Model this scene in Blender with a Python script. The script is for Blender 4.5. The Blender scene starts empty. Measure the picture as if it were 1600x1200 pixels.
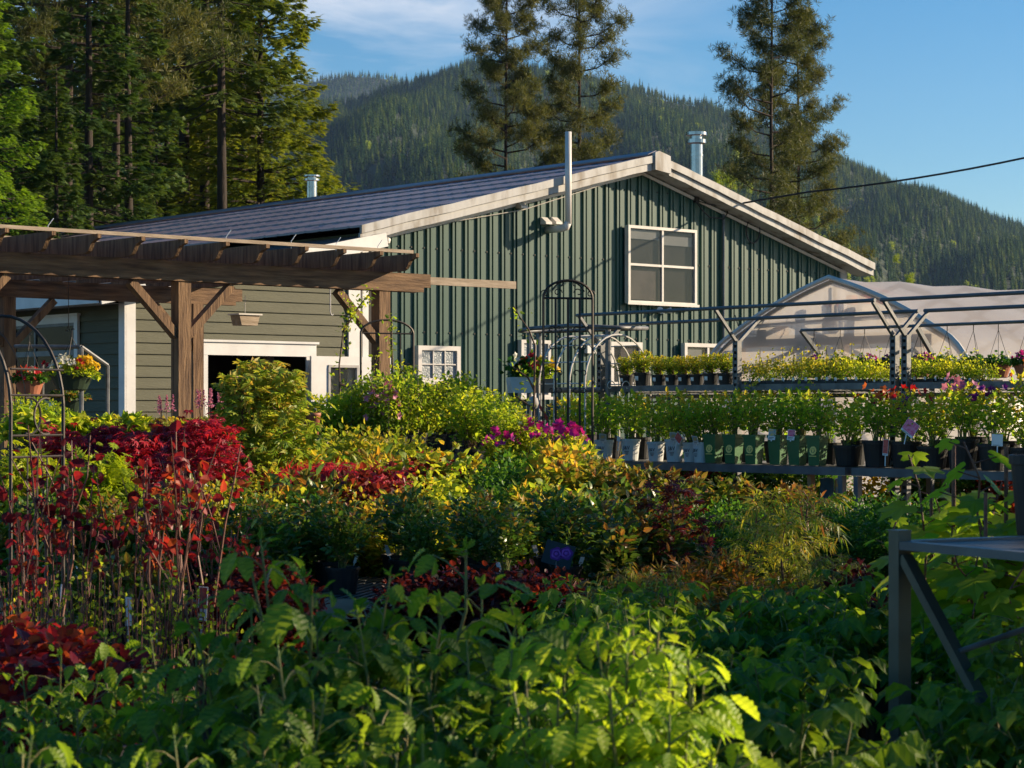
import bpy, math, random
import numpy as np
from mathutils import Vector, Matrix, noise as mnoise

random.seed(7)
R = math.radians
SC = bpy.context.scene
COL = SC.collection
# ------------------------------------------------------------------ camera, sky, sun, exposure
FPX, EYE, HZ = 3250.0, 1.2, 640.0          # focal length in photo pixels, eye height, horizon row
cam = bpy.data.objects.new('camera', bpy.data.cameras.new('camera'))
COL.objects.link(cam); SC.camera = cam
cam.location = (0, 0, EYE); cam.rotation_euler = (R(90), 0, 0)
cam.data.sensor_width = 36; cam.data.lens = 36 * FPX / 1600
cam.data.shift_y = (HZ - 600) / 1600
cam.data.clip_start = 0.1; cam.data.clip_end = 20000
cam.data.dof.use_dof = True; cam.data.dof.focus_distance = 15.0; cam.data.dof.aperture_fstop = 13

SUN_AZ, SUN_EL = R(12), R(19)              # azimuth from +X towards +Y
HAZE = 0.00005
SUN_STRENGTH, SKY_STRENGTH, EXPOSURE = 5.0, 0.07, 1.06
world = bpy.data.worlds.new('World'); SC.world = world; world.use_nodes = True
def build_world():
    nt = world.node_tree; n, l = nt.nodes, nt.links; n.clear()
    out = n.new('ShaderNodeOutputWorld'); bg = n.new('ShaderNodeBackground')
    sky = n.new('ShaderNodeTexSky'); sky.sky_type = 'NISHITA'; sky.sun_disc = False
    sky.sun_elevation = SUN_EL; sky.sun_rotation = R(90) - SUN_AZ
    sky.air_density = 1.0; sky.dust_density = 0.4; sky.ozone_density = 2.6; sky.altitude = 500
    tc = n.new('ShaderNodeTexCoord'); mp = n.new('ShaderNodeMapping')
    mp.inputs['Scale'].default_value = (2.2, 2.2, 9.0); mp.inputs['Rotation'].default_value = (0, R(-8), 0)
    l.new(tc.outputs['Generated'], mp.inputs['Vector'])
    nz = n.new('ShaderNodeTexNoise'); nz.inputs['Scale'].default_value = 2.6; nz.inputs['Detail'].default_value = 7
    nz.inputs['Roughness'].default_value = 0.55; nz.inputs['Distortion'].default_value = 0.7
    l.new(mp.outputs['Vector'], nz.inputs['Vector'])
    rp = n.new('ShaderNodeValToRGB'); rp.color_ramp.elements[0].position = 0.40; rp.color_ramp.elements[1].position = 0.72
    l.new(nz.outputs['Fac'], rp.inputs['Fac'])
    # thin cirrus lies in the part of the sky west of the hill top
    dot = n.new('ShaderNodeVectorMath'); dot.operation = 'DOT_PRODUCT'
    v = Vector((-0.16, 1.0, 0.17)).normalized(); dot.inputs[1].default_value = v
    l.new(tc.outputs['Generated'], dot.inputs[0])
    mr = n.new('ShaderNodeMapRange'); mr.inputs['From Min'].default_value = 0.955; mr.inputs['From Max'].default_value = 0.998
    l.new(dot.outputs['Value'], mr.inputs['Value'])
    mu = n.new('ShaderNodeMath'); mu.operation = 'MULTIPLY'; l.new(rp.outputs['Color'], mu.inputs[0]); l.new(mr.outputs['Result'], mu.inputs[1])
    m2 = n.new('ShaderNodeMath'); m2.operation = 'MULTIPLY'; m2.inputs[1].default_value = 0.8; l.new(mu.outputs[0], m2.inputs[0])
    hs = n.new('ShaderNodeHueSaturation'); hs.inputs['Saturation'].default_value = 1.45; l.new(sky.outputs['Color'], hs.inputs['Color'])
    mx = n.new('ShaderNodeMixRGB'); mx.inputs['Color2'].default_value = (7.6, 7.4, 7.6, 1)
    l.new(m2.outputs[0], mx.inputs['Fac']); l.new(hs.outputs['Color'], mx.inputs['Color1'])
    l.new(mx.outputs['Color'], bg.inputs['Color']); bg.inputs['Strength'].default_value = SKY_STRENGTH
    l.new(bg.outputs[0], out.inputs['Surface'])
build_world()
sun = bpy.data.objects.new('sun', bpy.data.lights.new('sun', 'SUN')); COL.objects.link(sun)
sun.data.energy = SUN_STRENGTH; sun.data.angle = R(0.5); sun.data.color = (1.0, 0.80, 0.55)
sdir = Vector((math.cos(SUN_AZ) * math.cos(SUN_EL), math.sin(SUN_AZ) * math.cos(SUN_EL), math.sin(SUN_EL)))
sun.rotation_euler = sdir.to_track_quat('Z', 'Y').to_euler(); sun.location = (20, 10, 15)
vs = SC.view_settings; vs.view_transform = 'Standard'; vs.look = 'None'; vs.exposure = EXPOSURE; vs.gamma = 1.0
SC.render.engine = 'CYCLES'
cy = SC.cycles; cy.use_denoising = True; cy.max_bounces = 8; cy.diffuse_bounces = 3; cy.glossy_bounces = 3
cy.transmission_bounces = 6; cy.transparent_max_bounces = 12; cy.volume_bounces = 0; cy.sample_clamp_indirect = 6

# ------------------------------------------------------------------ layout helpers
ANG = R(40.5)                                # the nursery's grid is turned by this much against the view
Bv = Vector((math.cos(ANG), math.sin(ANG)))  # along the gable wall, away to the east
Qv = Vector((math.sin(ANG), -math.cos(ANG))) # gable wall normal, towards the viewer
def PX(px, py, d): return Vector(((px - 800) / FPX * d, d, EYE + (HZ - py) / FPX * d))
def XY(px, d): return ((px - 800) / FPX * d, d)
def TOP(py, d): return EYE + (HZ - py) / FPX * d
def on_line(px, p, v):
    """distance t along v from p where the ray through column px meets the vertical plane; and the depth there"""
    u = (px - 800) / FPX
    t = (u * p[1] - p[0]) / (v[0] - u * v[1])
    return t, p[1] + t * v[1]

# ------------------------------------------------------------------ objects: tagging and copying
def tag(o, label=None, cat=None, group=None, kind=None):
    if label: o['label'] = label
    if cat: o['category'] = cat
    if group: o['group'] = group
    if kind: o['kind'] = kind
    return o
def empty(name, loc=(0, 0, 0), rz=0):
    o = bpy.data.objects.new(name, None); o.empty_display_size = 0.1
    COL.objects.link(o); o.location = loc; o.rotation_euler = (0, 0, rz); return o
def kids(o): return [c for c in bpy.data.objects if c.parent == o]
def copy_tree(o, tree, parent=None):
    c = o.copy(); COL.objects.link(c)
    for k in ('label', 'group'):
        if k in c.keys() and parent is None: del c[k]
    if parent: c.parent = parent
    for ch in tree.get(o.name, []): copy_tree(ch, tree, c)
    return c
def subtree(o, out=None):
    out = {} if out is None else out
    out[o.name] = list(o.children)
    for c in o.children: subtree(c, out)
    return out
ORD = ('first second third fourth fifth sixth seventh eighth ninth tenth eleventh twelfth thirteenth fourteenth fifteenth sixteenth '
       'seventeenth eighteenth nineteenth twentieth').split() + ['twenty-' + w for w in 'first second third fourth fifth sixth seventh eighth ninth'.split()] + \
      ['thirtieth'] + ['thirty-' + w for w in 'first second third fourth fifth sixth seventh eighth ninth'.split()] + ['fortieth']

# ------------------------------------------------------------------ mesh builder
def nrm(a):
    return a / np.maximum(np.linalg.norm(a, axis=-1, keepdims=True), 1e-9)
class MB:
    def __init__(s): s.V = []; s.F = []; s.M = []; s.chunks = []; s.T = []; s.n = 0
    def raw(s, vs, fs, m=0, t=0.5):
        b = s.n; s.V += [tuple(v) for v in vs]; s.n += len(vs); s.T += [t] * len(vs)
        for f in fs: s.F.append([b + i for i in f]); s.M.append(m)
    def box(s, x0, x1, y0, y1, z0, z1, m=0):
        v = [(x0,y0,z0),(x1,y0,z0),(x1,y1,z0),(x0,y1,z0),(x0,y0,z1),(x1,y0,z1),(x1,y1,z1),(x0,y1,z1)]
        s.raw(v, [(0,3,2,1),(4,5,6,7),(0,1,5,4),(1,2,6,5),(2,3,7,6),(3,0,4,7)], m)
    def bar(s, p0, p1, w, h, m=0, up=(0, 0, 1)):
        """rectangular bar from p0 to p1, w across, h along up"""
        p0, p1 = Vector(p0), Vector(p1); d = (p1 - p0).normalized(); u = Vector(up)
        x = d.cross(u)
        if x.length < 1e-4: x = d.cross(Vector((0, 1, 0)))
        x.normalize(); u = x.cross(d).normalized()
        a, b = x * w / 2, u * h / 2
        v = [p + i * a + j * b for p in (p0, p1) for i, j in ((-1,-1),(1,-1),(1,1),(-1,1))]
        s.raw(v, [(0,1,2,3),(7,6,5,4),(0,4,5,1),(1,5,6,2),(2,6,7,3),(3,7,4,0)], m)
    def tube(s, pts, r, n=6, m=0, cap=True, t=0.5):
        pts = [Vector(p) for p in pts]; k = len(pts)
        rs = r if hasattr(r, '__len__') else [r] * k
        vs, fs = [], []; prev = None
        for i, p in enumerate(pts):
            d = (pts[min(i + 1, k - 1)] - pts[max(i - 1, 0)]).normalized()
            if prev is None:
                x = d.cross(Vector((0, 0, 1)))
                if x.length < 0.05: x = d.cross(Vector((1, 0, 0)))
            else: x = prev - d * prev.dot(d)
            x.normalize(); prev = x; y = d.cross(x)
            for j in range(n):
                a = 2 * math.pi * j / n; vs.append(p + (x * math.cos(a) + y * math.sin(a)) * rs[i])
        for i in range(k - 1):
            for j in range(n):
                a, b = i * n + j, i * n + (j + 1) % n
                fs.append((a, b, b + n, a + n))
        if cap: fs.append(tuple(range(n - 1, -1, -1))); fs.append(tuple(range((k - 1) * n, k * n)))
        s.raw(vs, fs, m, t)
    def lathe(s, prof, n=16, c=(0, 0, 0), m=0, cap0=False, cap1=False, axis=None):
        vs, fs = [], []
        q = Vector((0, 0, 1)).rotation_difference(Vector(axis)) if axis else None
        for r, z in prof:
            for j in range(n):
                a = 2 * math.pi * j / n
                v = Vector((r * math.cos(a), r * math.sin(a), z))
                if q: v = q @ v
                vs.append(v + Vector(c))
        for i in range(len(prof) - 1):
            for j in range(n):
                a, b = i * n + j, i * n + (j + 1) % n
                fs.append((a, b, b + n, a + n))
        if cap0: fs.append(tuple(range(n - 1, -1, -1)))
        if cap1: fs.append(tuple(range((len(prof) - 1) * n, len(prof) * n)))
        s.raw(vs, fs, m)
    def prism(s, poly, o, ux, uy, uz, m=0):
        """extrude 2-D poly (in ux,uy at o) by vector uz"""
        o, ux, uy, uz = Vector(o), Vector(ux), Vector(uy), Vector(uz); k = len(poly)
        a = [o + ux * x + uy * y for x, y in poly]; b = [v + uz for v in a]
        fs = [tuple(range(k - 1, -1, -1)), tuple(range(k, 2 * k))] + [(i, (i + 1) % k, (i + 1) % k + k, i + k) for i in range(k)]
        s.raw(a + b, fs, m)
    def leaf(s, tm, pos, ax, up, size, tint=0.5, m=0):
        """many copies of a leaf template at once"""
        V, Fc = tm[:2]; toff = tm[2] if len(tm) > 2 else np.zeros(len(V)); pos = np.atleast_2d(np.asarray(pos, float)); N = len(pos)
        if N == 0: return
        ax = nrm(np.broadcast_to(np.asarray(ax, float), (N, 3))); up = np.broadcast_to(np.asarray(up, float), (N, 3))
        x = nrm(np.cross(ax, up) + 1e-6); z = np.cross(x, ax)
        size = np.broadcast_to(np.asarray(size, float), (N,)); tint = np.broadcast_to(np.asarray(tint, float), (N,))
        v = pos[:, None, :] + size[:, None, None] * (V[None, :, 0:1] * x[:, None, :] + V[None, :, 1:2] * ax[:, None, :] + V[None, :, 2:3] * z[:, None, :])
        s.chunks.append((v.reshape(-1, 3), len(V), N, Fc, m, np.repeat(tint, len(V)) + np.tile(toff, N)))
    def build(s, name, mats, parent=None, smooth=False, loc=None):
        me = bpy.data.meshes.new(name)
        verts = [np.array(s.V, float).reshape(-1, 3)]; tints = [np.array(s.T, float)]
        loops = [np.array([i for f in s.F for i in f], np.int32)]; tot = [np.array([len(f) for f in s.F], np.int32)]; mi = [np.array(s.M, np.int32)]
        base = s.n
        for v, k, N, Fc, m, t in s.chunks:
            verts.append(v); tints.append(t)
            fl = np.array([i for f in Fc for i in f], np.int32); ft = np.array([len(f) for f in Fc], np.int32)
            loops.append((base + (np.arange(N) * k)[:, None] + fl[None, :]).ravel().astype(np.int32)); tot.append(np.tile(ft, N)); mi.append(np.full(N * len(Fc), m, np.int32))
            base += N * k
        V = np.concatenate(verts); L = np.concatenate(loops); Tt = np.concatenate(tot); MI = np.concatenate(mi); T = np.concatenate(tints)
        me.vertices.add(len(V)); me.vertices.foreach_set('co', V.astype(np.float32).ravel())
        me.loops.add(len(L)); me.loops.foreach_set('vertex_index', L)
        me.polygons.add(len(Tt)); me.polygons.foreach_set('loop_start', np.concatenate(([0], np.cumsum(Tt)[:-1])).astype(np.int32)); me.polygons.foreach_set('loop_total', Tt)
        me.polygons.foreach_set('material_index', MI)
        me.polygons.foreach_set('use_smooth', np.full(len(Tt), bool(smooth)))
        at = me.attributes.new('tint', 'FLOAT', 'POINT'); at.data.foreach_set('value', T.astype(np.float32))
        me.update(calc_edges=True)
        for m in (mats if isinstance(mats, (list, tuple)) else [mats]): me.materials.append(m)
        o = bpy.data.objects.new(name, me); COL.objects.link(o)
        if parent: o.parent = parent
        if loc: o.location = loc
        return o
def text_obj(name, body, size, mat, parent, loc, rot, extrude=0.0008):
    cu = bpy.data.curves.new(name, 'FONT'); cu.body = body; cu.size = size; cu.extrude = extrude; cu.align_x = 'CENTER'; cu.align_y = 'CENTER'; cu.resolution_u = 2
    t = bpy.data.objects.new('tmp', cu); COL.objects.link(t)
    me = bpy.data.meshes.new_from_object(t.evaluated_get(bpy.context.evaluated_depsgraph_get()))
    bpy.data.objects.remove(t); me.materials.clear(); me.materials.append(mat)
    o = bpy.data.objects.new(name, me); COL.objects.link(o); o.parent = parent; o.location = loc; o.rotation_euler = rot
    return o

# ------------------------------------------------------------------ materials
def _mat(name):
    m = bpy.data.materials.new(name); m.use_nodes = True; nt = m.node_tree
    return m, nt.nodes, nt.links, nt.nodes['Principled BSDF']
def pmat(name, c1, c2=None, scale=6, rough=0.6, metal=0.0, bump=0.0, bscale=None, stretch=(1, 1, 1), detail=6, spec=0.5, c3=None, lo=0.35, hi=0.65):
    m, n, l, b = _mat(name)
    b.inputs['Roughness'].default_value = rough; b.inputs['Metallic'].default_value = metal; b.inputs['Specular IOR Level'].default_value = spec
    tc = n.new('ShaderNodeTexCoord'); mp = n.new('ShaderNodeMapping'); mp.inputs['Scale'].default_value = stretch
    l.new(tc.outputs['Object'], mp.inputs['Vector'])
    if c2:
        nz = n.new('ShaderNodeTexNoise'); nz.inputs['Scale'].default_value = scale; nz.inputs['Detail'].default_value = detail
        l.new(mp.outputs[0], nz.inputs['Vector'])
        rp = n.new('ShaderNodeValToRGB'); e = rp.color_ramp.elements
        e[0].position, e[1].position = lo, hi; e[0].color, e[1].color = (*c1, 1), (*c2, 1)
        if c3: x = e.new(min(hi + 0.1, 1)); x.color = (*c3, 1)
        l.new(nz.outputs['Fac'], rp.inputs['Fac']); l.new(rp.outputs['Color'], b.inputs['Base Color'])
    else: b.inputs['Base Color'].default_value = (*c1, 1)
    if bump:
        nb = n.new('ShaderNodeTexNoise'); nb.inputs['Scale'].default_value = bscale or scale * 3; nb.inputs['Detail'].default_value = 5
        l.new(mp.outputs[0], nb.inputs['Vector'])
        bp = n.new('ShaderNodeBump'); bp.inputs['Strength'].default_value = bump; bp.inputs['Distance'].default_value = 0.02
        l.new(nb.outputs['Fac'], bp.inputs['Height']); l.new(bp.outputs[0], b.inputs['Normal'])
    return m
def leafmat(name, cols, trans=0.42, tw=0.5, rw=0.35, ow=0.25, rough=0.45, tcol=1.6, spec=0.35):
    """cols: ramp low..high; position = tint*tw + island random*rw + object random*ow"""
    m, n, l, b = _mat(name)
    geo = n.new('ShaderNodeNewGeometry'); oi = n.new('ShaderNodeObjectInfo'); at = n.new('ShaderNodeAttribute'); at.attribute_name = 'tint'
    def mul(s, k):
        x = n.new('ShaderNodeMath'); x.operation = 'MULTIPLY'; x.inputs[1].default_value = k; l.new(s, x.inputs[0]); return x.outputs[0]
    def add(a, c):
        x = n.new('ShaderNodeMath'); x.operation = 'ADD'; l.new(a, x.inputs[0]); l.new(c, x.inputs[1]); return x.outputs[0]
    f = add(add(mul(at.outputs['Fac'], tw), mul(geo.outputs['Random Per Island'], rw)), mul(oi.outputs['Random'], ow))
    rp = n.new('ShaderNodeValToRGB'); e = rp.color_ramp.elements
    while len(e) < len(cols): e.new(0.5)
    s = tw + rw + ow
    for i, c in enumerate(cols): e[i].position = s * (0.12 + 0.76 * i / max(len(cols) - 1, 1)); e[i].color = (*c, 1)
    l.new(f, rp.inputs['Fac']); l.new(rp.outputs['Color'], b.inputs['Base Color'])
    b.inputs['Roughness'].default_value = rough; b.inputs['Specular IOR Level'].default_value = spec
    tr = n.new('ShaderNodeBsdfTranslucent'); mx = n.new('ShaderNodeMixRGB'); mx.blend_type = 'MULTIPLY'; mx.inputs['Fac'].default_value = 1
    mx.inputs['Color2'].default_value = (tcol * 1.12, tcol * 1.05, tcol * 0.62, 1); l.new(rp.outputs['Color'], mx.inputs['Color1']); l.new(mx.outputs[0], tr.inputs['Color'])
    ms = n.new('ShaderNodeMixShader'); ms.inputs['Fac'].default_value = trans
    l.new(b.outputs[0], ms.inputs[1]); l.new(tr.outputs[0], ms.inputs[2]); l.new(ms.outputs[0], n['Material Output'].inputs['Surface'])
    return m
MAT = {}
def M(k): return MAT[k]
MAT['gravel'] = pmat('gravel', (0.05, 0.045, 0.037), (0.13, 0.115, 0.098), 40, 0.95, bump=0.6, bscale=90)
MAT['hill'] = pmat('forest_floor', (0.018, 0.03, 0.014), (0.035, 0.05, 0.02), 0.02, 0.95)
MAT['greenmetal'] = pmat('green_wall_metal', (0.014, 0.062, 0.046), (0.023, 0.076, 0.056), 2.2, 0.45, bump=0.08, bscale=3, stretch=(2.5, 2.5, 0.25), spec=0.4, lo=.25, hi=.8)
MAT['roofmetal'] = pmat('roof_metal', (0.14, 0.118, 0.145), (0.21, 0.175, 0.205), 1.6, 0.40, bump=0.1, bscale=8, spec=0.6)
MAT['shingle'] = pmat('shingle', (0.03, 0.03, 0.034), (0.07, 0.07, 0.075), 30, 0.9, bump=0.6, bscale=40)
MAT['fascia'] = pmat('old_fascia', (0.17, 0.135, 0.10), (0.33, 0.32, 0.305), 3.2, 0.6, bump=0.15, stretch=(1.6, 1.6, 0.5), c3=(0.40, 0.395, 0.385), lo=0.30, hi=0.46)
MAT['white'] = pmat('white_trim', (0.58, 0.57, 0.55), (0.66, 0.65, 0.63), 4, 0.5, bump=0.05)
MAT['vinyl'] = pmat('window_vinyl', (0.52, 0.49, 0.45), (0.60, 0.57, 0.53), 5, 0.45)
MAT['siding'] = pmat('olive_siding', (0.062, 0.064, 0.034), (0.077, 0.078, 0.043), 3, 0.7, bump=0.25, bscale=14, stretch=(0.6, 0.6, 6))  # whole wall's base colour darkened in place of cast shade
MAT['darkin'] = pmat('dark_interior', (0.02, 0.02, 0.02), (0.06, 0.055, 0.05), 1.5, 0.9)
MAT['wood'] = pmat('weathered_wood', (0.085, 0.044, 0.021), (0.22, 0.128, 0.062), 5, 0.85, bump=0.5, bscale=16, stretch=(5, 5, 0.5))
MAT['woodh'] = pmat('weathered_wood_along', (0.080, 0.043, 0.021), (0.21, 0.122, 0.060), 5, 0.85, bump=0.5, bscale=16, stretch=(0.5, 5, 5))
MAT['woodlight'] = pmat('grey_wood', (0.26, 0.20, 0.14), (0.40, 0.32, 0.24), 6, 0.85, bump=0.3, stretch=(0.6, 4, 4))
MAT['galv'] = pmat('galvanised_steel', (0.10, 0.102, 0.105), (0.17, 0.172, 0.176), 14, 0.55, metal=0.4, bump=0.05)
MAT['steelgrey'] = pmat('grey_paint_steel', (0.10, 0.105, 0.11), (0.15, 0.155, 0.16), 8, 0.5, metal=0.3)
MAT['steeldark'] = pmat('dark_iron', (0.022, 0.018, 0.016), (0.05, 0.038, 0.03), 12, 0.55, metal=0.3)
MAT['chrome'] = pmat('stainless_flue', (0.36, 0.35, 0.34), (0.46, 0.45, 0.44), 6, 0.22, metal=1.0)
MAT['pvc'] = pmat('grey_vent_pipe', (0.55, 0.53, 0.50), (0.66, 0.63, 0.59), 3, 0.5)
MAT['black'] = pmat('black_plastic', (0.012, 0.012, 0.013), (0.022, 0.022, 0.023), 9, 0.5, spec=0.4)
MAT['soil'] = pmat('potting_soil', (0.03, 0.02, 0.014), (0.07, 0.05, 0.035), 60, 1.0, bump=0.8)
MAT['whitepot'] = pmat('white_pot', (0.52, 0.54, 0.54), (0.62, 0.63, 0.62), 6, 0.5)
MAT['greenpot'] = pmat('green_pot', (0.028, 0.12, 0.035), (0.038, 0.145, 0.045), 6, 0.45)
MAT['terra'] = pmat('terracotta', (0.30, 0.10, 0.05), (0.36, 0.13, 0.07), 8, 0.6)
MAT['gold'] = pmat('gold_print', (0.85, 0.62, 0.14), (0.90, 0.68, 0.20), 30, 0.6)
MAT['ink'] = pmat('dark_ink', (0.05, 0.055, 0.07))
MAT['tagwhite'] = pmat('tag_white', (0.70, 0.72, 0.72), (0.78, 0.78, 0.78), 20, 0.4)
MAT['tagpink'] = pmat('tag_pink_photo', (0.70, 0.03, 0.16), (0.80, 0.25, 0.38), 45, 0.35)
MAT['tagpurple'] = pmat('tag_purple_photo', (0.16, 0.01, 0.22), (0.42, 0.06, 0.5), 35, 0.35)
MAT['tagyellow'] = pmat('tag_yellow_photo', (0.75, 0.45, 0.05), (0.20, 0.35, 0.45), 40, 0.35)
MAT['tagred'] = pmat('tag_red_photo', (0.45, 0.03, 0.03), (0.6, 0.12, 0.10), 45, 0.35)
MAT['blue'] = pmat('blue_sign', (0.012, 0.03, 0.12), (0.015, 0.04, 0.15), 6, 0.5)
MAT['blueglaze'] = pmat('blue_glaze', (0.01, 0.05, 0.10), (0.02, 0.12, 0.20), 8, 0.12)
MAT['stem'] = pmat('brown_stem', (0.09, 0.05, 0.03), (0.16, 0.09, 0.055), 30, 0.8)
MAT['redstem'] = pmat('red_stem', (0.10, 0.035, 0.022), (0.20, 0.08, 0.05), 40, 0.6)
MAT['greenstem'] = pmat('green_stem', (0.10, 0.16, 0.03), (0.18, 0.14, 0.05), 40, 0.6)
MAT['bark'] = pmat('conifer_bark', (0.018, 0.014, 0.011), (0.05, 0.036, 0.027), 3, 0.95, bump=0.9, bscale=8, stretch=(3, 3, 0.5))
MAT['pinebark'] = pmat('pine_bark', (0.022, 0.016, 0.012), (0.06, 0.038, 0.027), 3, 0.95, bump=0.9, bscale=8, stretch=(3, 3, 0.5))
MAT['stone'] = pmat('grey_stone', (0.30, 0.29, 0.28), (0.42, 0.40, 0.38), 6, 0.7)
MAT['basketgreen'] = pmat('dark_green_basket', (0.015, 0.03, 0.016), (0.02, 0.04, 0.02), 9, 0.5)
MAT['interiorwood'] = pmat('lumber', (0.32, 0.17, 0.08), (0.42, 0.24, 0.12), 5, 0.8, stretch=(1, 1, 5))
MAT['red'] = pmat('red_plastic', (0.45, 0.02, 0.02), (0.5, 0.04, 0.03), 9, 0.5)
MAT['tablegrey'] = pmat('table_slab', (0.045, 0.045, 0.05), (0.07, 0.07, 0.075), 10, 0.55, bump=0.1)
MAT['tablesteel'] = pmat('bench_steel', (0.075, 0.08, 0.062), (0.12, 0.125, 0.10), 5, 0.45, metal=0.5, bump=0.1)
MAT['cable'] = pmat('black_cable', (0.015, 0.015, 0.016))
def glassmat(name, tint, tr, rough=0.03, bump=0.0):
    m, n, l, b = _mat(name)
    b.inputs['Base Color'].default_value = (*tint, 1); b.inputs['Roughness'].default_value = rough; b.inputs['Specular IOR Level'].default_value = 0.5
    t = n.new('ShaderNodeBsdfTransparent'); ms = n.new('ShaderNodeMixShader'); ms.inputs['Fac'].default_value = tr
    if bump:
        tc = n.new('ShaderNodeTexCoord'); nb = n.new('ShaderNodeTexVoronoi'); nb.inputs['Scale'].default_value = 40; l.new(tc.outputs['Object'], nb.inputs['Vector'])
        bp = n.new('ShaderNodeBump'); bp.inputs['Strength'].default_value = bump; bp.inputs['Distance'].default_value = 0.02; l.new(nb.outputs['Distance'], bp.inputs['Height']); l.new(bp.outputs[0], b.inputs['Normal'])
    l.new(b.outputs[0], ms.inputs[1]); l.new(t.outputs[0], ms.inputs[2]); l.new(ms.outputs[0], n['Material Output'].inputs['Surface']); return m
MAT['glass'] = glassmat('window_glass', (0.045, 0.055, 0.055), 0.5)
MAT['darkglass'] = glassmat('dark_window_glass', (0.006, 0.008, 0.008), 0.3, 0.08); MAT['darkglass'].node_tree.nodes['Principled BSDF'].inputs['Specular IOR Level'].default_value = 0.08
MAT['frost'] = glassmat('patterned_glass', (0.26, 0.29, 0.30), 0.1, 0.3, 0.3)
MAT['blind'] = pmat('blind', (0.42, 0.43, 0.42), (0.5, 0.5, 0.48), 3, 0.8)
MAT['curtain'] = pmat('curtain', (0.16, 0.13, 0.12), (0.22, 0.18, 0.16), 6, 0.9)
def filmmat(name, ft, fp):
    m, n, l, b = _mat(name)
    tc = n.new('ShaderNodeTexCoord'); nz = n.new('ShaderNodeTexNoise'); nz.inputs['Scale'].default_value = 1.1; nz.inputs['Detail'].default_value = 5; l.new(tc.outputs['Object'], nz.inputs['Vector'])
    rp = n.new('ShaderNodeValToRGB'); rp.color_ramp.elements[0].color = (0.82, 0.73, 0.64, 1); rp.color_ramp.elements[1].color = (0.94, 0.88, 0.80, 1); rp.color_ramp.elements[0].position = 0.35; rp.color_ramp.elements[1].position = 0.7
    l.new(nz.outputs['Fac'], rp.inputs['Fac']); l.new(rp.outputs[0], b.inputs['Base Color'])
    b.inputs['Roughness'].default_value = 0.3; b.inputs['Specular IOR Level'].default_value = 0.6
    bp = n.new('ShaderNodeBump'); bp.inputs['Strength'].default_value = 0.25; bp.inputs['Distance'].default_value = 0.1; l.new(nz.outputs['Fac'], bp.inputs['Height']); l.new(bp.outputs[0], b.inputs['Normal'])
    tl = n.new('ShaderNodeBsdfTranslucent'); tl.inputs['Color'].default_value = (0.98, 0.91, 0.82, 1)
    tp = n.new('ShaderNodeBsdfTransparent')
    m1 = n.new('ShaderNodeMixShader'); m1.inputs['Fac'].default_value = ft; l.new(b.outputs[0], m1.inputs[1]); l.new(tl.outputs[0], m1.inputs[2])
    m2 = n.new('ShaderNodeMixShader'); m2.inputs['Fac'].default_value = fp; l.new(m1.outputs[0], m2.inputs[1]); l.new(tp.outputs[0], m2.inputs[2])
    l.new(m2.outputs[0], n['Material Output'].inputs['Surface']); return m
MAT['film'] = filmmat('greenhouse_film', .55, .28); MAT['endfilm'] = filmmat('greenhouse_end_film', .72, .30)
# foliage
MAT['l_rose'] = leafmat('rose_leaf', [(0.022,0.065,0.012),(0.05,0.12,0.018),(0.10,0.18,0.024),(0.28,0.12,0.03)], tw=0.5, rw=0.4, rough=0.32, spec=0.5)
MAT['l_roselit'] = leafmat('rose_leaf_lit', trans=0.6, tcol=2.1, cols=[(0.05,0.13,0.015),(0.14,0.27,0.022),(0.28,0.36,0.035),(0.38,0.26,0.04)], tw=0.5)  # rose leaf brightened in place of sun reaching the lower bench
MAT['l_copper'] = leafmat('copper_leaf', trans=0.5, tcol=1.8, cols=[(0.035,0.10,0.014),(0.11,0.23,0.02),(0.30,0.36,0.03),(0.46,0.27,0.035)], tw=0.55, rw=0.4)
MAT['l_copperdark'] = leafmat('bronze_leaf', [(0.03,0.08,0.014),(0.09,0.17,0.02),(0.18,0.19,0.025),(0.26,0.10,0.03)], tw=0.5, rw=0.45)
MAT['l_spirea'] = leafmat('spirea_leaf', trans=0.5, tcol=1.8, cols=[(0.05,0.12,0.014),(0.14,0.23,0.02),(0.29,0.31,0.03),(0.40,0.28,0.03)], tw=0.5, rw=0.4)
MAT['l_lime'] = leafmat('lime_leaf', trans=0.55, tcol=2.0, cols=[(0.06,0.14,0.014),(0.19,0.28,0.02),(0.38,0.38,0.03)], tw=0.5, rw=0.4)
MAT['l_red'] = leafmat('red_maple_leaf', [(0.07,0.006,0.018),(0.22,0.008,0.03),(0.46,0.016,0.04),(0.55,0.06,0.04)], tw=0.5, rw=0.4, tcol=1.5)
MAT['l_scarlet'] = leafmat('scarlet_leaf', [(0.20,0.008,0.03),(0.52,0.014,0.05),(0.72,0.04,0.06)], tw=0.4, rw=0.4, tcol=1.4)
MAT['l_whip'] = leafmat('purple_red_leaf', [(0.04,0.006,0.012),(0.12,0.009,0.018),(0.32,0.018,0.025),(0.45,0.09,0.025)], tw=0.35, rw=0.5, trans=0.5)
MAT['l_gmaple'] = leafmat('green_maple_leaf', [(0.07,0.16,0.02),(0.17,0.29,0.035),(0.34,0.37,0.05),(0.52,0.28,0.07)], tw=0.5, rw=0.4)
MAT['l_thread'] = leafmat('threadleaf', [(0.10,0.15,0.016),(0.22,0.28,0.022),(0.36,0.34,0.03),(0.32,0.16,0.03)], tw=0.4, rw=0.4)
MAT['l_box'] = leafmat('shrub_green_leaf', [(0.016,0.06,0.012),(0.035,0.12,0.016),(0.09,0.20,0.02)], tw=0.7, rw=0.3)
MAT['l_barb'] = leafmat('barberry_leaf', [(0.04,0.008,0.012),(0.10,0.012,0.014),(0.22,0.03,0.016)], tw=0.4, rw=0.5)
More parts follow.
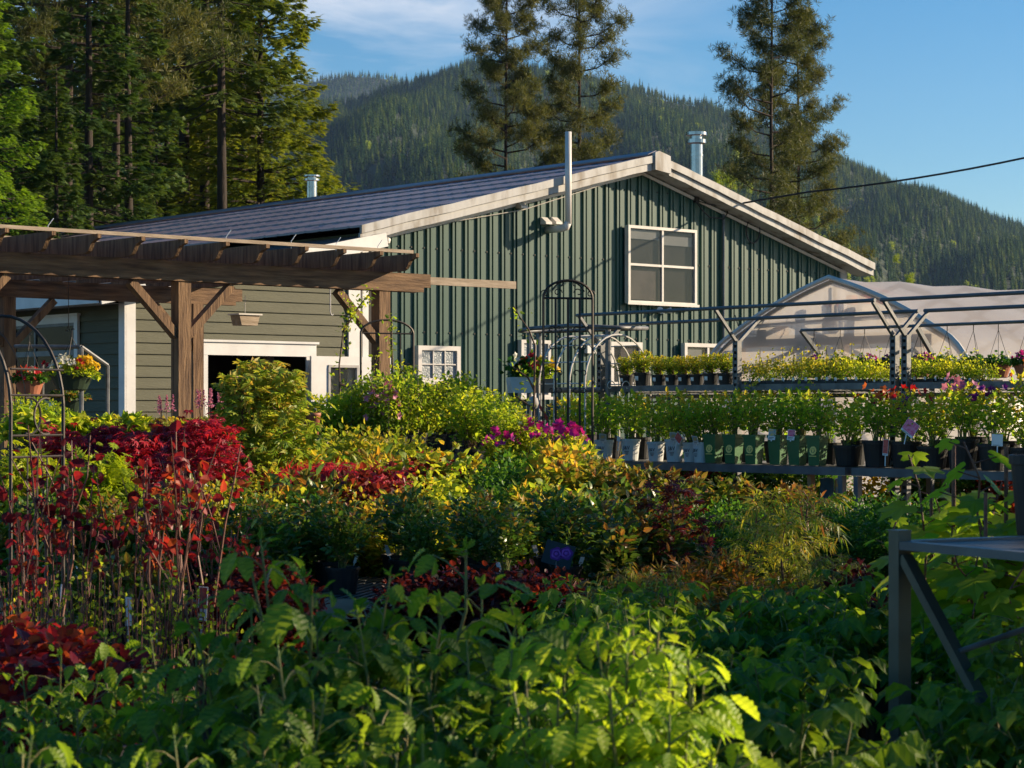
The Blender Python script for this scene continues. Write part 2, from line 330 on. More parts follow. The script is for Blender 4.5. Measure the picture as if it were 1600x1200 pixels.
MAT['l_orange'] = leafmat('nandina_leaf', [(0.03,0.06,0.012),(0.085,0.12,0.016),(0.18,0.13,0.018),(0.34,0.12,0.02)], tw=0.7, rw=0.35)
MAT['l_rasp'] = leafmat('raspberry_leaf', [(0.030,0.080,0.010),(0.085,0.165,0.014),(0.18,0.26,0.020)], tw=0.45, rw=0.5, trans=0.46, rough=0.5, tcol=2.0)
MAT['l_raspsun'] = leafmat('sunlit_raspberry_leaf', [(0.10,0.20,0.014),(0.22,0.34,0.02),(0.36,0.44,0.03)], tw=0.45, rw=0.4, trans=0.5, rough=0.5, tcol=2.0)  # raspberry leaf made brighter: sunlight is put into its colour
MAT['l_grape'] = leafmat('grape_leaf', [(0.08,0.17,0.016),(0.16,0.27,0.02),(0.28,0.34,0.03)], tw=0.4, rw=0.4, trans=0.55, tcol=2.0)
MAT['l_cyp'] = leafmat('chartreuse_needle', [(0.12,0.20,0.012),(0.28,0.36,0.016),(0.46,0.48,0.02)], tw=0.5, rw=0.4)
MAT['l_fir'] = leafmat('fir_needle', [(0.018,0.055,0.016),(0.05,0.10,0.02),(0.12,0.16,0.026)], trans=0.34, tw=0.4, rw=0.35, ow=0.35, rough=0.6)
MAT['l_firlit'] = leafmat('sunlit_fir_needle', [(0.06,0.12,0.015),(0.16,0.21,0.02),(0.30,0.29,0.03)], trans=0.38, tw=0.4, rw=0.4, ow=0.2, rough=0.6)  # fir needle with the golden sunlight put into its colour
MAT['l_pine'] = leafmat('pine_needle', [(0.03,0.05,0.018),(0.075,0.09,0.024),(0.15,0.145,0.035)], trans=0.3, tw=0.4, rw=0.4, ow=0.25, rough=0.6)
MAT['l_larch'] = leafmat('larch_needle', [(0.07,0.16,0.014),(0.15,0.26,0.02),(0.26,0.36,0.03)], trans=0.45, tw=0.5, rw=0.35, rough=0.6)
MAT['l_hillfir'] = leafmat('hillside_needle', [(0.008,0.045,0.018),(0.030,0.095,0.026),(0.10,0.18,0.030),(0.22,0.27,0.035)], trans=0.1, tw=0.15, rw=0.15, ow=0.7, rough=0.8)
MAT['l_hillyoung'] = leafmat('young_hillside_needle', [(0.06,0.11,0.02),(0.12,0.17,0.028),(0.20,0.24,0.04)], trans=0.15, tw=0.15, rw=0.15, ow=0.7, rough=0.8)
MAT['l_yellowtree'] = leafmat('aspen_leaf', [(0.16,0.24,0.02),(0.30,0.36,0.03)], tw=0.5, rw=0.5)
for k, c in dict(f_mag=(0.62,0.02,0.34), f_yel=(0.80,0.52,0.02), f_white=(0.72,0.70,0.62), f_red=(0.55,0.015,0.02), f_pur=(0.20,0.02,0.30), f_pink=(0.66,0.22,0.40), f_or=(0.70,0.16,0.03), f_violet=(0.07,0.02,0.16)).items():
    MAT[k] = leafmat('petal_' + k[2:], [tuple(x * 0.7 for x in c), c], trans=0.35, tcol=1.1)

# ------------------------------------------------------------------ leaf templates (length 1 along y, x across, z up)
A_ = np.array
def T_ovate(w=0.55, fold=0.10, droop=0.18):
    ys = (0, 0.3, 0.68, 1.0); mid = [(0, y, -droop * y * y) for y in ys]
    v = mid + [(w * .5, .3, fold * w - droop * .09), (w * .40, .68, fold * w - droop * .46), (-w * .5, .3, fold * w - droop * .09), (-w * .40, .68, fold * w - droop * .46)]
    return A_(v), [(0, 4, 1), (0, 1, 6), (1, 4, 5, 2), (6, 1, 2, 7), (2, 5, 3), (7, 2, 3)], A_([.18, .18, .15, .0, -.06, -.06, -.06, -.06])
def T_blade(w=0.2, droop=0.2):
    return A_([(0, 0, 0), (w / 2, .45, -droop * .2), (0, 1, -droop), (-w / 2, .45, -droop * .2)]), [(0, 1, 2, 3)]
def T_palm(n=5, span=150, w=0.3, lens=None, droop=0.2):
    v, f = [], []
    for i in range(n):
        a = R(-span / 2 + span * i / (n - 1)); c = abs(i - (n - 1) / 2) / ((n - 1) / 2); L = (lens or (1, 0.62))[0] * (1 - c) + (lens or (1, 0.62))[1] * c
        d = A_((math.sin(a), math.cos(a))); p = A_((d[1], -d[0])); b = len(v)
        for q, z in ((d * 0, 0), (d * L * .5 + p * w * L / 2, .04), (d * L, -droop * L * L), (d * L * .5 - p * w * L / 2, .04)): v.append((q[0], q[1] + .08, z))
        f.append((b, b + 1, b + 2, b + 3))
    return A_(v), f
def T_outline(rad, droop=0.15, cup=0.1):
    """fan leaf from a half outline of (angle from axis, radius)"""
    pts = [(r * math.sin(R(a)), r * math.cos(R(a))) for a, r in rad]; pts = pts + [(-x, y) for x, y in pts[-2:0:-1]] if rad[-1][0] == 180 else pts + [(-x, y) for x, y in pts[:0:-1]]
    v = [(0, 0.0, 0)] + [(x, y, cup * abs(x) - droop * (x * x + y * y)) for x, y in pts]; k = len(pts)
    return A_(v), [(0, 1 + (i + 1) % k, 1 + i) for i in range(k)]
def T_grape():
    return T_outline([(0, 1), (12, .72), (25, .62), (40, .86), (52, .84), (64, .58), (78, .56), (95, .74), (110, .66), (130, .5), (155, .40), (172, .12)], .22, .12)
def T_rasp(n=9, w=0.62, fold=0.16, droop=0.3):
    """serrated, pleated raspberry leaflet"""
    v, f = [], []; cols = (-1, -.5, 0, .5, 1)
    for i in range(n + 1):
        y = i / n; prof = math.sin(math.pi * min(y * 0.93 + 0.05, 1) ** 0.80) ** 0.85 * w / 2
        ser = 1.04 if i % 2 else 0.80
        for c in cols:
            ac = abs(c); yy = y + 0.10 * ac * (1 - y) * (0.5 + y)
            x = c * prof * (ser if ac == 1 else 1)
            z = fold * ac * prof * 1.6 + (0.022 if i % 2 else -0.022) * (1 if ac == .5 else .6 if ac == 1 else 0) - droop * y * y
            v.append((x, yy * 0.97, z))
    for i in range(n):
        for j in range(4): a = i * 5 + j; f.append((a, a + 1, a + 6, a + 5))
    return A_(v), f, A_([(.38 if c == 0 else (.10 if i % 2 else -.10) if abs(c) == .5 else -.12) for i in range(n + 1) for c in cols])
def T_spray(n=5, w=0.13):
    """flat conifer branchlet: central blade with side blades"""
    v, f = [], []
    def bl(p, a, L, z1):
        d = A_((math.sin(a), math.cos(a))); q = A_((d[1], -d[0])); b = len(v)
        for pt, z in ((p, 0), (p + d * L * .4 + q * w * .5 * (L + .4), z1 * .3), (p + d * L, z1), (p + d * L * .4 - q * w * .5 * (L + .4), z1 * .3)): v.append((pt[0], pt[1], z - .12 * pt[1] ** 2))
        f.append((b, b + 1, b + 2, b + 3))
    bl(A_((0, 0.)), 0, 1, -.05)
    for i in range(n):
        y = .12 + .68 * i / n; L = .52 * (1 - y * .75)
        for sgn in (-1, 1): bl(A_((0, y + .05 * (sgn > 0))), sgn * R(48), L, -.07)
    return A_(v), f
def T_tuft(n=13, w=0.09, seed=3):
    rg = random.Random(seed); v, f = [], []
    for i in range(n):
        th = R(12 + 75 * rg.random() ** 0.8); ph = 2 * math.pi * (i * .618 + rg.random() * .1)
        d = Vector((math.sin(th) * math.cos(ph), math.cos(th), math.sin(th) * math.sin(ph))); L = .75 + .35 * rg.random()
        q = d.cross(Vector((rg.random() - .5, rg.random() - .5, rg.random() - .5))).normalized() * w / 2; b = len(v)
        for p in (d * .02, d * L * .5 + q, d * L, d * L * .5 - q): v.append(tuple(p))
        f.append((b, b + 1, b + 2, b + 3))
    return A_(v), f
def T_flower(n=5, w=0.75, cup=0.35):
    v, f = [], []
    for i in range(n):
        a = 2 * math.pi * i / n; d = A_((math.cos(a), 0, math.sin(a))); p = A_((-math.sin(a), 0, math.cos(a))); b = len(v)
        for q, y in ((d * 0, 0), (d * .5 + p * w * .5, cup * .6), (d * 1.0, cup), (d * .5 - p * w * .5, cup * .6)): v.append((q[0] * .5, y * .5, q[2] * .5))
        f.append((b, b + 1, b + 2, b + 3))
    return A_(v), f
OV, OVW, OVN = T_ovate(), T_ovate(.8, .12, .25), T_ovate(.32, .1, .3)
PALM5, PALM7, LACE = T_palm(5, 150, .46), T_palm(7, 190, .26), T_palm(7, 200, .13, (1, .55), .45)
GRAPE, RASP, RASPW, RASPY = T_grape(), T_rasp(11, .56, .06, .30), T_rasp(11, .66, .05, .42), T_rasp(8, .5, .28, .15)
RASPLO = T_rasp(5, .68, .16, .3)
HOSTA = T_ovate(.75, .25, .55); SPRAY, SPRAYS, TUFT = T_spray(), T_spray(3, .2), T_tuft()
FL5, FL6 = T_flower(5), T_flower(6, .6, .2)
BLADE, THREAD = T_blade(.18, .35), T_palm(7, 200, .12, (1.1, .6), .6)

# ------------------------------------------------------------------ plant generators; each returns an MB with slots 0 = leaf, 1 = stem, 2.. = extra
def rng(seed): return np.random.default_rng(seed)
def curve(p0, p1, bow, n=6):
    p0, p1 = A_(p0, float), A_(p1, float); t = np.linspace(0, 1, n)[:, None]; h = p1 - p0
    return np.concatenate([p0[:2] + h[:2] * t ** bow, p0[2] + h[2] * t], axis=1)
def along(c, t):
    k = len(c) - 1; x = np.clip(t, 0, .9999) * k; i = x.astype(int); f = (x - i)[:, None]
    return c[i] * (1 - f) + c[i + 1] * f
def shrub(seed, h, r, nst, per, tm, ls, t0=0.35, twig=0.05, bow=1.5, flat=0.35, sr=0.004, jit=0.5, up=0.55, tintz=0.6, base=0.03, stemt=0.85):
    g = rng(seed); mb = MB()
    for i in range(nst):
        a = 2 * math.pi * (i * .618 + g.random() * .15); q = math.sqrt((i + .5) / nst) * r * (.8 + .4 * g.random())
        hh = h * (1 - flat * (q / r) ** 2) * (.86 + .14 * g.random())
        c = curve((base * math.cos(a) * g.random(), base * math.sin(a) * g.random(), 0), (q * math.cos(a), q * math.sin(a), hh), bow)
        mb.tube(c[:max(3, int(6 * stemt + .5))], [sr * (1 - .7 * k / 5) for k in range(max(3, int(6 * stemt + .5)))], 4, 1)
        t = t0 + (1 - t0) * g.random(per) ** .8; p = along(c, t)
        d = g.normal(size=(per, 3)); d[:, 2] = d[:, 2] * .5; d = nrm(d)
        p = p + d * (twig * g.random(per) ** .6)[:, None]
        p[:, 2] = np.clip(p[:, 2], .01, None)
        ax = d + A_((0, 0, up)) + A_((math.cos(a), math.sin(a), 0)) * .3 * q / r
        upv = A_((0, 0, 1.0)) + g.normal(size=(per, 3)) * jit
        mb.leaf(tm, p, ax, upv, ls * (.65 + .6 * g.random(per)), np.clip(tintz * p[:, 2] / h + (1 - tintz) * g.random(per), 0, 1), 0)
        mb.leaf(tm, c[-1:].repeat(4, 0), g.normal(size=(4, 3)) * .6 + A_((0, 0, .8)), A_((0, 0, 1)) + g.normal(size=(4, 3)) * .6, ls * .8, 1.0, 0)
    return mb
def weeping(seed, h, r, nb, per, tm, ls):
    """low dome of hanging foliage (laceleaf maple, thread cypress)"""
    g = rng(seed); mb = MB(); mb.tube([(0, 0, 0), (.01, .01, h * .45), (0, 0.02, h * .8)], [.012, .01, .006], 5, 1)
    for i in range(nb):
        a = 2 * math.pi * i * .618; q = r * (.35 + .65 * math.sqrt(g.random())); z = h * (.95 - .35 * (q / r) ** 1.5)
        c = [(0, 0, h * .55), (q * .5 * math.cos(a), q * .5 * math.sin(a), z), (q * .85 * math.cos(a), q * .85 * math.sin(a), z * .92), (q * 1.05 * math.cos(a), q * 1.05 * math.sin(a), z * .62)]
        mb.tube(c, [.006, .004, .003, .002], 3, 1)
        c = A_(c); t = .25 + .75 * g.random(per); p = along(c, t) + g.normal(size=(per, 3)) * .025
        ax = A_((math.cos(a) * .6, math.sin(a) * .6, -.35)) + g.normal(size=(per, 3)) * .55
        mb.leaf(tm, p, ax, A_((0, 0, 1)) + g.normal(size=(per, 3)) * .3, ls * (.6 + .7 * g.random(per)), np.clip(p[:, 2] / h * .7 + .3 * g.random(per), 0, 1), 0)
    return mb
def tree_small(seed, h, r, tm, ls, n=90, per=26, zlow=.12):
    """slim young tree of layered leaves"""
    g = rng(seed); mb = MB(); mb.tube([(0, 0, 0), (.015, 0, h * .35), (-.01, .01, h * .7), (0, 0, h * .97)], [.014, .011, .007, .003], 6, 1)
    for i in range(n):
        z = h * (zlow + (1 - zlow) * (i + g.random()) / n); a = 2 * math.pi * i * .618
        q = r * (math.sin(math.pi * min(1, (z / h) * .74 + .20)) ** .6) * (.6 + .5 * g.random()) + .02
        c = A_([(0, 0, z - .12 * q), (q * .5 * math.cos(a), q * .5 * math.sin(a), z + .02), (q * math.cos(a), q * math.sin(a), z)])
        mb.tube(c, [.004, .003, .002], 3, 1, False)
        t = .2 + .8 * g.random(per) ** .7; p = along(c, t) + g.normal(size=(per, 3)) * A_((.035, .035, .02))
        ax = A_((math.cos(a), math.sin(a), -.1)) + g.normal(size=(per, 3)) * .6
        mb.leaf(tm, p, ax, A_((0, 0, 1)) + g.normal(size=(per, 3)) * .35, ls * (.6 + .6 * g.random(per)), np.clip(.5 * (z / h) ** 1.5 + .45 * g.random(per), 0, 1), 0)
    return mb
def whip(seed, h, n, tm, ls, leafy=.5):
    """upright bare canes leafing out in the upper part"""
    g = rng(seed); mb = MB()
    for i in range(n):
        a = 2 * math.pi * i * .618 + seed; q = .06 + .13 * g.random(); hh = h * (.72 + .28 * g.random())
        c = curve((.03 * math.cos(a), .03 * math.sin(a), 0), (q * math.cos(a), q * math.sin(a), hh), 1.1, 7); c[1:-1, :2] += g.normal(size=(5, 2)) * .01
        mb.tube(c, [.0065 * (1 - .1 * k) for k in range(7)], 5, 1)
        for s in range(2):
            t0 = .5 + .25 * g.random(); b = along(c, A_([t0]))[0]; e = b + A_((g.normal() * .07, g.normal() * .07, hh * (.2 + .2 * g.random())))
            mb.tube([b, (b + e) / 2 + A_((0, 0, .02)), e], [.004, .003, .002], 4, 1)
            m = 5; t = .4 + .6 * g.random(m); p = b + (e - b) * t[:, None] + g.normal(size=(m, 3)) * .02
            mb.leaf(tm, p, g.normal(size=(m, 3)) + A_((0, 0, .2)), A_((0, 0, 1)) + g.normal(size=(m, 3)) * .7, ls * (.6 + .6 * g.random(m)), g.random(m), 0)
        m = int(20 * leafy); t = (1 - leafy) + leafy * g.random(m) ** .6; p = along(c, t) + g.normal(size=(m, 3)) * .03
        mb.leaf(tm, p, g.normal(size=(m, 3)) * A_((1, 1, .5)) + A_((0, 0, .15)), A_((0, 0, 1)) + g.normal(size=(m, 3)) * .7, ls * (.6 + .6 * g.random(m)), g.random(m), 0)
    return mb
def raspberry(seed, h, n, ll=.085, r=.16, lo=False, young=False):
    """canes with long-stalked leaves of three to five pleated leaflets"""
    g = rng(seed); mb = MB(); TM = RASPLO if lo else None
    for i in range(n):
        a = 2 * math.pi * i * .618 + seed * .7; q = r * (.25 + .75 * math.sqrt((i + .5) / n)); hh = h * (.70 + .30 * g.random()) if i else h
        c = curve((.03 * math.cos(a), .03 * math.sin(a), 0), (q * math.cos(a), q * math.sin(a), hh), 1.4, 7); c[1:-1, :2] += g.normal(size=(5, 2)) * .008
        mb.tube(c, [.0055 * (1 - .1 * k) for k in range(7)], 5, 1)
        nl = int(18 * hh / .7)
        for k in range(nl):
            t = .22 + .78 * (k + .3) / nl; b = along(c, A_([t]))[0]; ph = a + k * 2.4 + g.normal() * .3; top = t > .955
            d = A_((math.cos(ph), math.sin(ph), 1.0 if top else .35 + .3 * g.random())); d /= np.linalg.norm(d)
            pl = (.035 if top else .07 + .06 * g.random()) * ll / .085; e = b + d * pl
            mb.tube([b, b + d * pl * .6 + A_((0, 0, .006)), e], [.002, .0016, .0012], 4, 1, False)
            S = ll * (.5 if top else .85 + .5 * g.random()); nn = 3 if g.random() < .7 else 5
            hd = A_((math.cos(ph), math.sin(ph), 0)); side = A_((-math.sin(ph), math.cos(ph), 0)); sag = -.28 - .5 * g.random() if not top else .5
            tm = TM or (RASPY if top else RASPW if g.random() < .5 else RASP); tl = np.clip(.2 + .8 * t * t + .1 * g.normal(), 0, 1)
            upv = A_((0, 0, 1)) + g.normal(size=3) * .28
            axs = [(e + d * .02, hd + A_((0, 0, sag)), S)]
            for sg in (-1, 1):
                axs.append((e, side * sg + hd * .45 + A_((0, 0, sag * .8)), S * .82))
                if nn == 5: axs.append((b + d * pl * .55, side * sg + hd * .2 + A_((0, 0, sag)), S * .7))
            for p, ax, s in axs: mb.leaf(tm, [p], ax + g.normal(size=3) * .15, upv, [s], [tl], 0)
        mb.leaf(RASPY if not lo else RASPLO, np.repeat(c[-1:], 3, 0), g.normal(size=(3, 3)) * .35 + A_((0, 0, 1)), g.normal(size=(3, 3)), ll * .42, 1.0, 0)
    return mb
def spikes(mb, seed, n, r, z0, z1, m, s=.03):
    g = rng(seed)
    for i in range(n):
        a = g.random() * 6.28; q = r * math.sqrt(g.random()); h = z0 + (z1 - z0) * (.7 + .3 * g.random())
        mb.tube([(q * .5 * math.cos(a), q * .5 * math.sin(a), 0), (q * math.cos(a), q * math.sin(a), h)], [.003, .002], 4, 1)
        t = g.random(50); p = A_((q * math.cos(a), q * math.sin(a), 0)) + A_((0, 0, 1)) * (h - .13 + .13 * t)[:, None] + g.normal(size=(50, 3)) * (.012 * (1.1 - t))[:, None]
        mb.leaf(FL5, p, g.normal(size=(50, 3)) + A_((0, 0, .6)), A_((0, 0, 1.01)), s * .5, g.random(50), m)
def bloom(mb, seed, n, r, z, m, s, dome=.3, up=.6, c=(0, 0)):
    """flowers over a dome of radius r whose top is at z"""
    g = rng(seed); a = g.random(n) * 6.28; q = r * np.sqrt(g.random(n))
    p = np.stack([c[0] + q * np.cos(a), c[1] + q * np.sin(a), z - dome * (q / r) ** 2 + g.normal(size=n) * .015], 1)
    mb.leaf(FL5, p, np.stack([np.cos(a) * q / r, np.sin(a) * q / r, np.full(n, up)], 1) + g.normal(size=(n, 3)) * .4, A_((.3, .2, .4)), s * (.8 + .4 * g.random(n)), g.random(n), m)
def clematis(seed, h, per=130):
    g = rng(seed); mb = MB(); mb.tube([(0, 0, 0), (0, 0, h)], .004, 5, 2)
    for k in range(3):
        t = np.linspace(0, 1, 12); a = t * 12 + k * 2; c = np.stack([.03 * np.cos(a), .03 * np.sin(a), t * h], 1); mb.tube(c, .002, 3, 1, False)
        p = along(c, .12 + .88 * g.random(per)) + g.normal(size=(per, 3)) * A_((.05, .05, .02))
        mb.leaf(OV, p, g.normal(size=(per, 3)) + A_((0, 0, .2)), A_((0, 0, 1)) + g.normal(size=(per, 3)) * .6, .034 * (.6 + .7 * g.random(per)), g.random(per), 0)
    return mb
def grape(seed, h, n=3):
    g = rng(seed); mb = MB(); mb.tube([(0, 0, 0), (0, 0, h * .95)], .0055, 6, 1)
    for i in range(n):
        a = i * 2.1 + seed; c = curve((0, 0, h * .1), (.12 * math.cos(a), .12 * math.sin(a), h * (.75 + .3 * g.random())), 1.2, 8); c[1:-1, :2] += g.normal(size=(6, 2)) * .02
        mb.tube(c, [.005 - .0004 * k for k in range(8)], 5, 1)
        m = 15; t = .15 + .85 * (np.arange(m) + .5) / m; p = along(c, t)
        for k in range(m):
            ph = k * 2.6 + a; d = A_((math.cos(ph), math.sin(ph), .3)); e = p[k] + d * .055; mb.tube([p[k], e], .0017, 4, 1, False)
            s = .105 * (1.15 - .7 * t[k]) * (.8 + .5 * g.random())
            mb.leaf(GRAPE, [e], A_((math.cos(ph), math.sin(ph), -.7 + .5 * g.random())), A_((math.cos(ph) * .8, math.sin(ph) * .8, .8)) + g.normal(size=3) * .3, [s], [t[k]], 0)
    return mb
# ------------------------------------------------------------------ conifers
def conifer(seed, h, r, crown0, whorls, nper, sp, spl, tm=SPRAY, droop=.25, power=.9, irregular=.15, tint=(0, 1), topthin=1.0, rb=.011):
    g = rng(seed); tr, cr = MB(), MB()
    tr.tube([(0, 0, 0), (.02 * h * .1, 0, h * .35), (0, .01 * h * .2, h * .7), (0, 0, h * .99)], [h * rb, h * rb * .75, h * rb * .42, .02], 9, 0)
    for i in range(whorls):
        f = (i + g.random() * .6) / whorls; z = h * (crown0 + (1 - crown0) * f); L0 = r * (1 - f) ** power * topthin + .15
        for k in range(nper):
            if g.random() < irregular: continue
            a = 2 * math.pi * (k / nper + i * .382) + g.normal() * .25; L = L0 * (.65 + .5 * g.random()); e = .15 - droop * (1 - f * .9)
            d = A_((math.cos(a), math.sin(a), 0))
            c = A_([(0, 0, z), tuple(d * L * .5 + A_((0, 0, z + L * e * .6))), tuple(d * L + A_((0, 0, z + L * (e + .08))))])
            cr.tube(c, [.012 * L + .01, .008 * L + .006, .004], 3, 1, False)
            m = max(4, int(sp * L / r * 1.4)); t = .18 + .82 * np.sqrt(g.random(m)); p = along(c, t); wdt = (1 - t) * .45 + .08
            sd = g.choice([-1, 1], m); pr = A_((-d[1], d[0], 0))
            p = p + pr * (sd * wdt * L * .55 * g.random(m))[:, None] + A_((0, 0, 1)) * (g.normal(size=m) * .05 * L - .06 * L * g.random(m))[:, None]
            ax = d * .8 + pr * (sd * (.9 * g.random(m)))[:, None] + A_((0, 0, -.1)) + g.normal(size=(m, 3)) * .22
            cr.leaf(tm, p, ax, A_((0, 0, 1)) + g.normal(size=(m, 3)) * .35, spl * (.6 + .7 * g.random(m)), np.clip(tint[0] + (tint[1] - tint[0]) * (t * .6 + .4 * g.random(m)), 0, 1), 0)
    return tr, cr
def pine(seed, h, r, crown0, n=70, fork=5, tufts=5, tl=.34, power=.7, spread=.13, tr0=.0065):
    g = rng(seed); tr, cr = MB(), MB()
    tr.tube([(0, 0, 0), (.03, .05, h * .3), (-.05, .02, h * .65), (0, 0, h)], [h * tr0, h * tr0 * .8, h * tr0 * .5, .03], 9, 0)
    for i in range(n):
        f = ((i + g.random()) / n) ** .9; z = h * (crown0 + (1 - crown0) * f); a = i * 2.4 + g.normal() * .4
        L = (r * (1 - f) ** power + .25) * (.5 + .65 * g.random()); e = -.15 + .5 * f + .2 * g.random()
        d = A_((math.cos(a), math.sin(a), 0)); c = A_([(0, 0, z), tuple(d * L * .55 + A_((0, 0, z + L * e * .4))), tuple(d * L + A_((0, 0, z + L * (e + .18))))])
        cr.tube(c, [.02 + .012 * L, .015 + .006 * L, .008], 4, 1, False)
        for k in range(fork):
            t = .40 + .6 * (k + g.random()) / fork; b = along(c, A_([t]))[0]; an = a + (1 if k % 2 else -1) * R(30 + 45 * g.random()) * (1.15 - t)
            q = A_((math.cos(an), math.sin(an), .35 + .35 * g.random())); M_ = L * (.20 + .28 * (1 - t)) + .12; en = b + q * M_
            cr.tube([b, en], [.010, .005], 3, 1, False)
            s = g.random(tufts) ** .7; p = b + (en - b) * s[:, None] + g.normal(size=(tufts, 3)) * spread
            cr.leaf(TUFT, p, q + g.normal(size=(tufts, 3)) * .5 + A_((0, 0, .3)), A_((.2, .3, 1)) + g.normal(size=(tufts, 3)) * .3, tl * (.7 + .5 * g.random(tufts)), np.clip(.3 + .7 * g.random(tufts), 0, 1), 0)
    return tr, cr
# ------------------------------------------------------------------ pots and potted plants
def pot_round(r, h, m0, name='pot', n=20):
    mb = MB(); mb.lathe([(0, 0), (r * .78, 0), (r * .80, .01), (r * .985, h * .88), (r * 1.06, h * .885), (r * 1.07, h * .99), (r * 1.05, h), (r * .96, h), (r * .95, h * .92)], n, m=0)
    mb.lathe([(r * .96, h * .90), (r * .5, h * .92), (0.001, h * .915)], n, m=1)
    return mb.build(name, [M(m0), M('soil')], smooth=False)
def pot_square(w, h, m0):
    mb = MB(); a, b = w * .38, w * .5
    def ring(q, z): return [(-q, -q, z), (q, -q, z), (q, q, z), (-q, q, z)]
    zs = [(a, 0), (b * .97, h * .9), (b * 1.05, h * .905), (b * 1.06, h), (b * .96, h), (b * .95, h * .93)]
    v = [p for q, z in zs for p in ring(q, z)]; f = [(3, 2, 1, 0)]
    for i in range(len(zs) - 1):
        for j in range(4): x, y = i * 4 + j, i * 4 + (j + 1) % 4; f.append((x, y, y + 4, x + 4))
    mb.raw(v, f, 0); mb.raw(ring(b * .955, h * .92), [(0, 1, 2, 3)], 1)
    return mb.build('pot', [M(m0), M('soil')])
def add_tag(root, mat, x, y, z, w=.06, h=.09, tilt=.3, rz=0, stake=.1):
    mb = MB(); mb.box(-w / 2, w / 2, -.0008, .0008, 0, h, 0); mb.box(-w / 2 + .003, w / 2 - .003, -.0014, -.0009, h * .35, h - .003, 1); mb.box(-.004, .004, -.0007, .0007, -stake, 0, 0)
    mb.box(-w * .38, w * .3, -.0014, -.0009, h * .2, h * .26, 2); mb.box(-w * .38, w * .15, -.0014, -.0009, h * .08, h * .13, 2)
    o = mb.build('plant_tag', [M('tagwhite'), M(mat), M('ink')], root); o.location = (x, y, z); o.rotation_euler = (tilt, .15 * (rz + .3), rz); return o
KIND = {}
def kind(name, objname, cat, fol, leafm, pot=None, stem='stem', extra=(), tagm=None, tagpos=None, group=None, fz=None):
    root = empty(objname); ph = 0; H = 0
    root['category'] = cat
    if pot:
        ty, r, ph, pm = pot; p = (pot_round(r, ph, pm) if ty == 'r' else pot_square(r, ph, pm)); p.parent = root; z = ph * .9
    else: z = 0
    f = fol if isinstance(fol, bpy.types.Object) else fol.build('foliage', [M(leafm), M(stem)] + [M(e) for e in extra], root, loc=(0, 0, z))
    if isinstance(fol, bpy.types.Object):
        f = fol.copy(); COL.objects.link(f); f.parent = root; f.location = (0, 0, z); f.data = fol.data
    f.name = 'foliage'
    if tagm: add_tag(root, tagm, *(tagpos or (pot[1] * .7, -pot[1] * .7, ph + .04)))
    H = z + max(v.co.z for v in f.data.vertices)
    KIND[name] = dict(root=root, H=H, used=False, tree=subtree(root), group=group, cat=cat, fol=f)
    return KIND[name]
def put(name, x, y, z=0.0, s=1.0, rz=None, label=None, group=None, sz=None):
    k = KIND[name]
    if not k['used']: o = k['root']; k['used'] = True
    else: o = copy_tree(k['root'], k['tree'])
    o.location = (x, y, z); o.rotation_euler = (0, 0, random.uniform(0, 6.28) if rz is None else rz); o.scale = (s, s, sz or s)
    o['category'] = k['cat']; g = group or k['group']
    if g: o['group'] = g
    if label: o['label'] = label
    return o
def plant(name, px, top, d, z=0.0, rz=None, lim=(.6, 1.5), **kw):
    """a plant whose top shows at photo row top, standing at column px, depth d, on support height z"""
    x, y = XY(px, d); s = (TOP(top, d) - z) / KIND[name]['H']; s = min(max(s, lim[0]), lim[1])
    o = put(name, x, y, z, s, rz, **kw); o['_px'] = px; return o
def number(objs, text, group=None):
    """labels with an ordinal, in order"""
    for i, o in enumerate(objs):
        o['label'] = text.format(n=ORD[i])
        if group: o['group'] = group
        if '_px' in o.keys(): del o['_px']

# ------------------------------------------------------------------ ground, hills, forest
mb = MB(); mb.raw([(-4000, -40, 0), (4000, -40, 0), (4000, 6000, 0), (-4000, 6000, 0)], [(0, 1, 2, 3)])
tag(mb.build('ground', M('gravel')), kind='structure')
SKY_NEAR = [(-900, 260), (-500, 200), (0, 165), (300, 172), (480, 168), (560, 157), (600, 144), (640, 130), (700, 114), (745, 103), (800, 106), (850, 116), (900, 126), (960, 140), (1000, 140), (1050, 152), (1100, 160),
            (1140, 180), (1200, 200), (1290, 240), (1340, 272), (1400, 296), (1480, 322), (1560, 346), (1600, 356), (1700, 380), (2000, 440), (2500, 500), (3200, 560)]
SKY_FAR = [(-900, 200), (0, 150), (300, 140), (480, 126), (540, 119), (580, 118), (620, 124), (700, 150), (800, 200), (1000, 260), (1600, 400)]
def hill_fn(sky, r0, r1, power):
    xs, ys = [A_(v, float) for v in zip(*sky)]
    def fn(px, r):
        top = (HZ - np.interp(px, xs, ys)) / FPX * r1
        f = np.clip((r - r0) / (r1 - r0), 0, 1.25); g = np.where(f <= 1, f ** power, 1 - (f - 1) * 2.2)
        wob = np.sin(px * .013 + r * .004) * 30 + np.sin(px * .031 - r * .007 + 1) * 15 + np.sin(px * .009 - r * .0023) * 20
        return top * g + wob * np.clip(f * (1.02 - f), 0, 1) * 2.2
    return fn
def hill(name, fn, r0, r1, p0, p1, nx=120, nr=46):
    px = np.linspace(p0, p1, nx); r = np.linspace(r0, r1 * 1.22, nr); P, Rr = np.meshgrid(px, r)
    Z = fn(P, Rr); X = (P - 800) / FPX * Rr
    v = np.stack([X, Rr, Z + EYE], -1).reshape(-1, 3); f = [(j * nx + i, j * nx + i + 1, (j + 1) * nx + i + 1, (j + 1) * nx + i) for j in range(nr - 1) for i in range(nx - 1)]
    mb = MB(); mb.raw(v, f); return tag(mb.build(name, M('hill'), smooth=True), kind='structure')
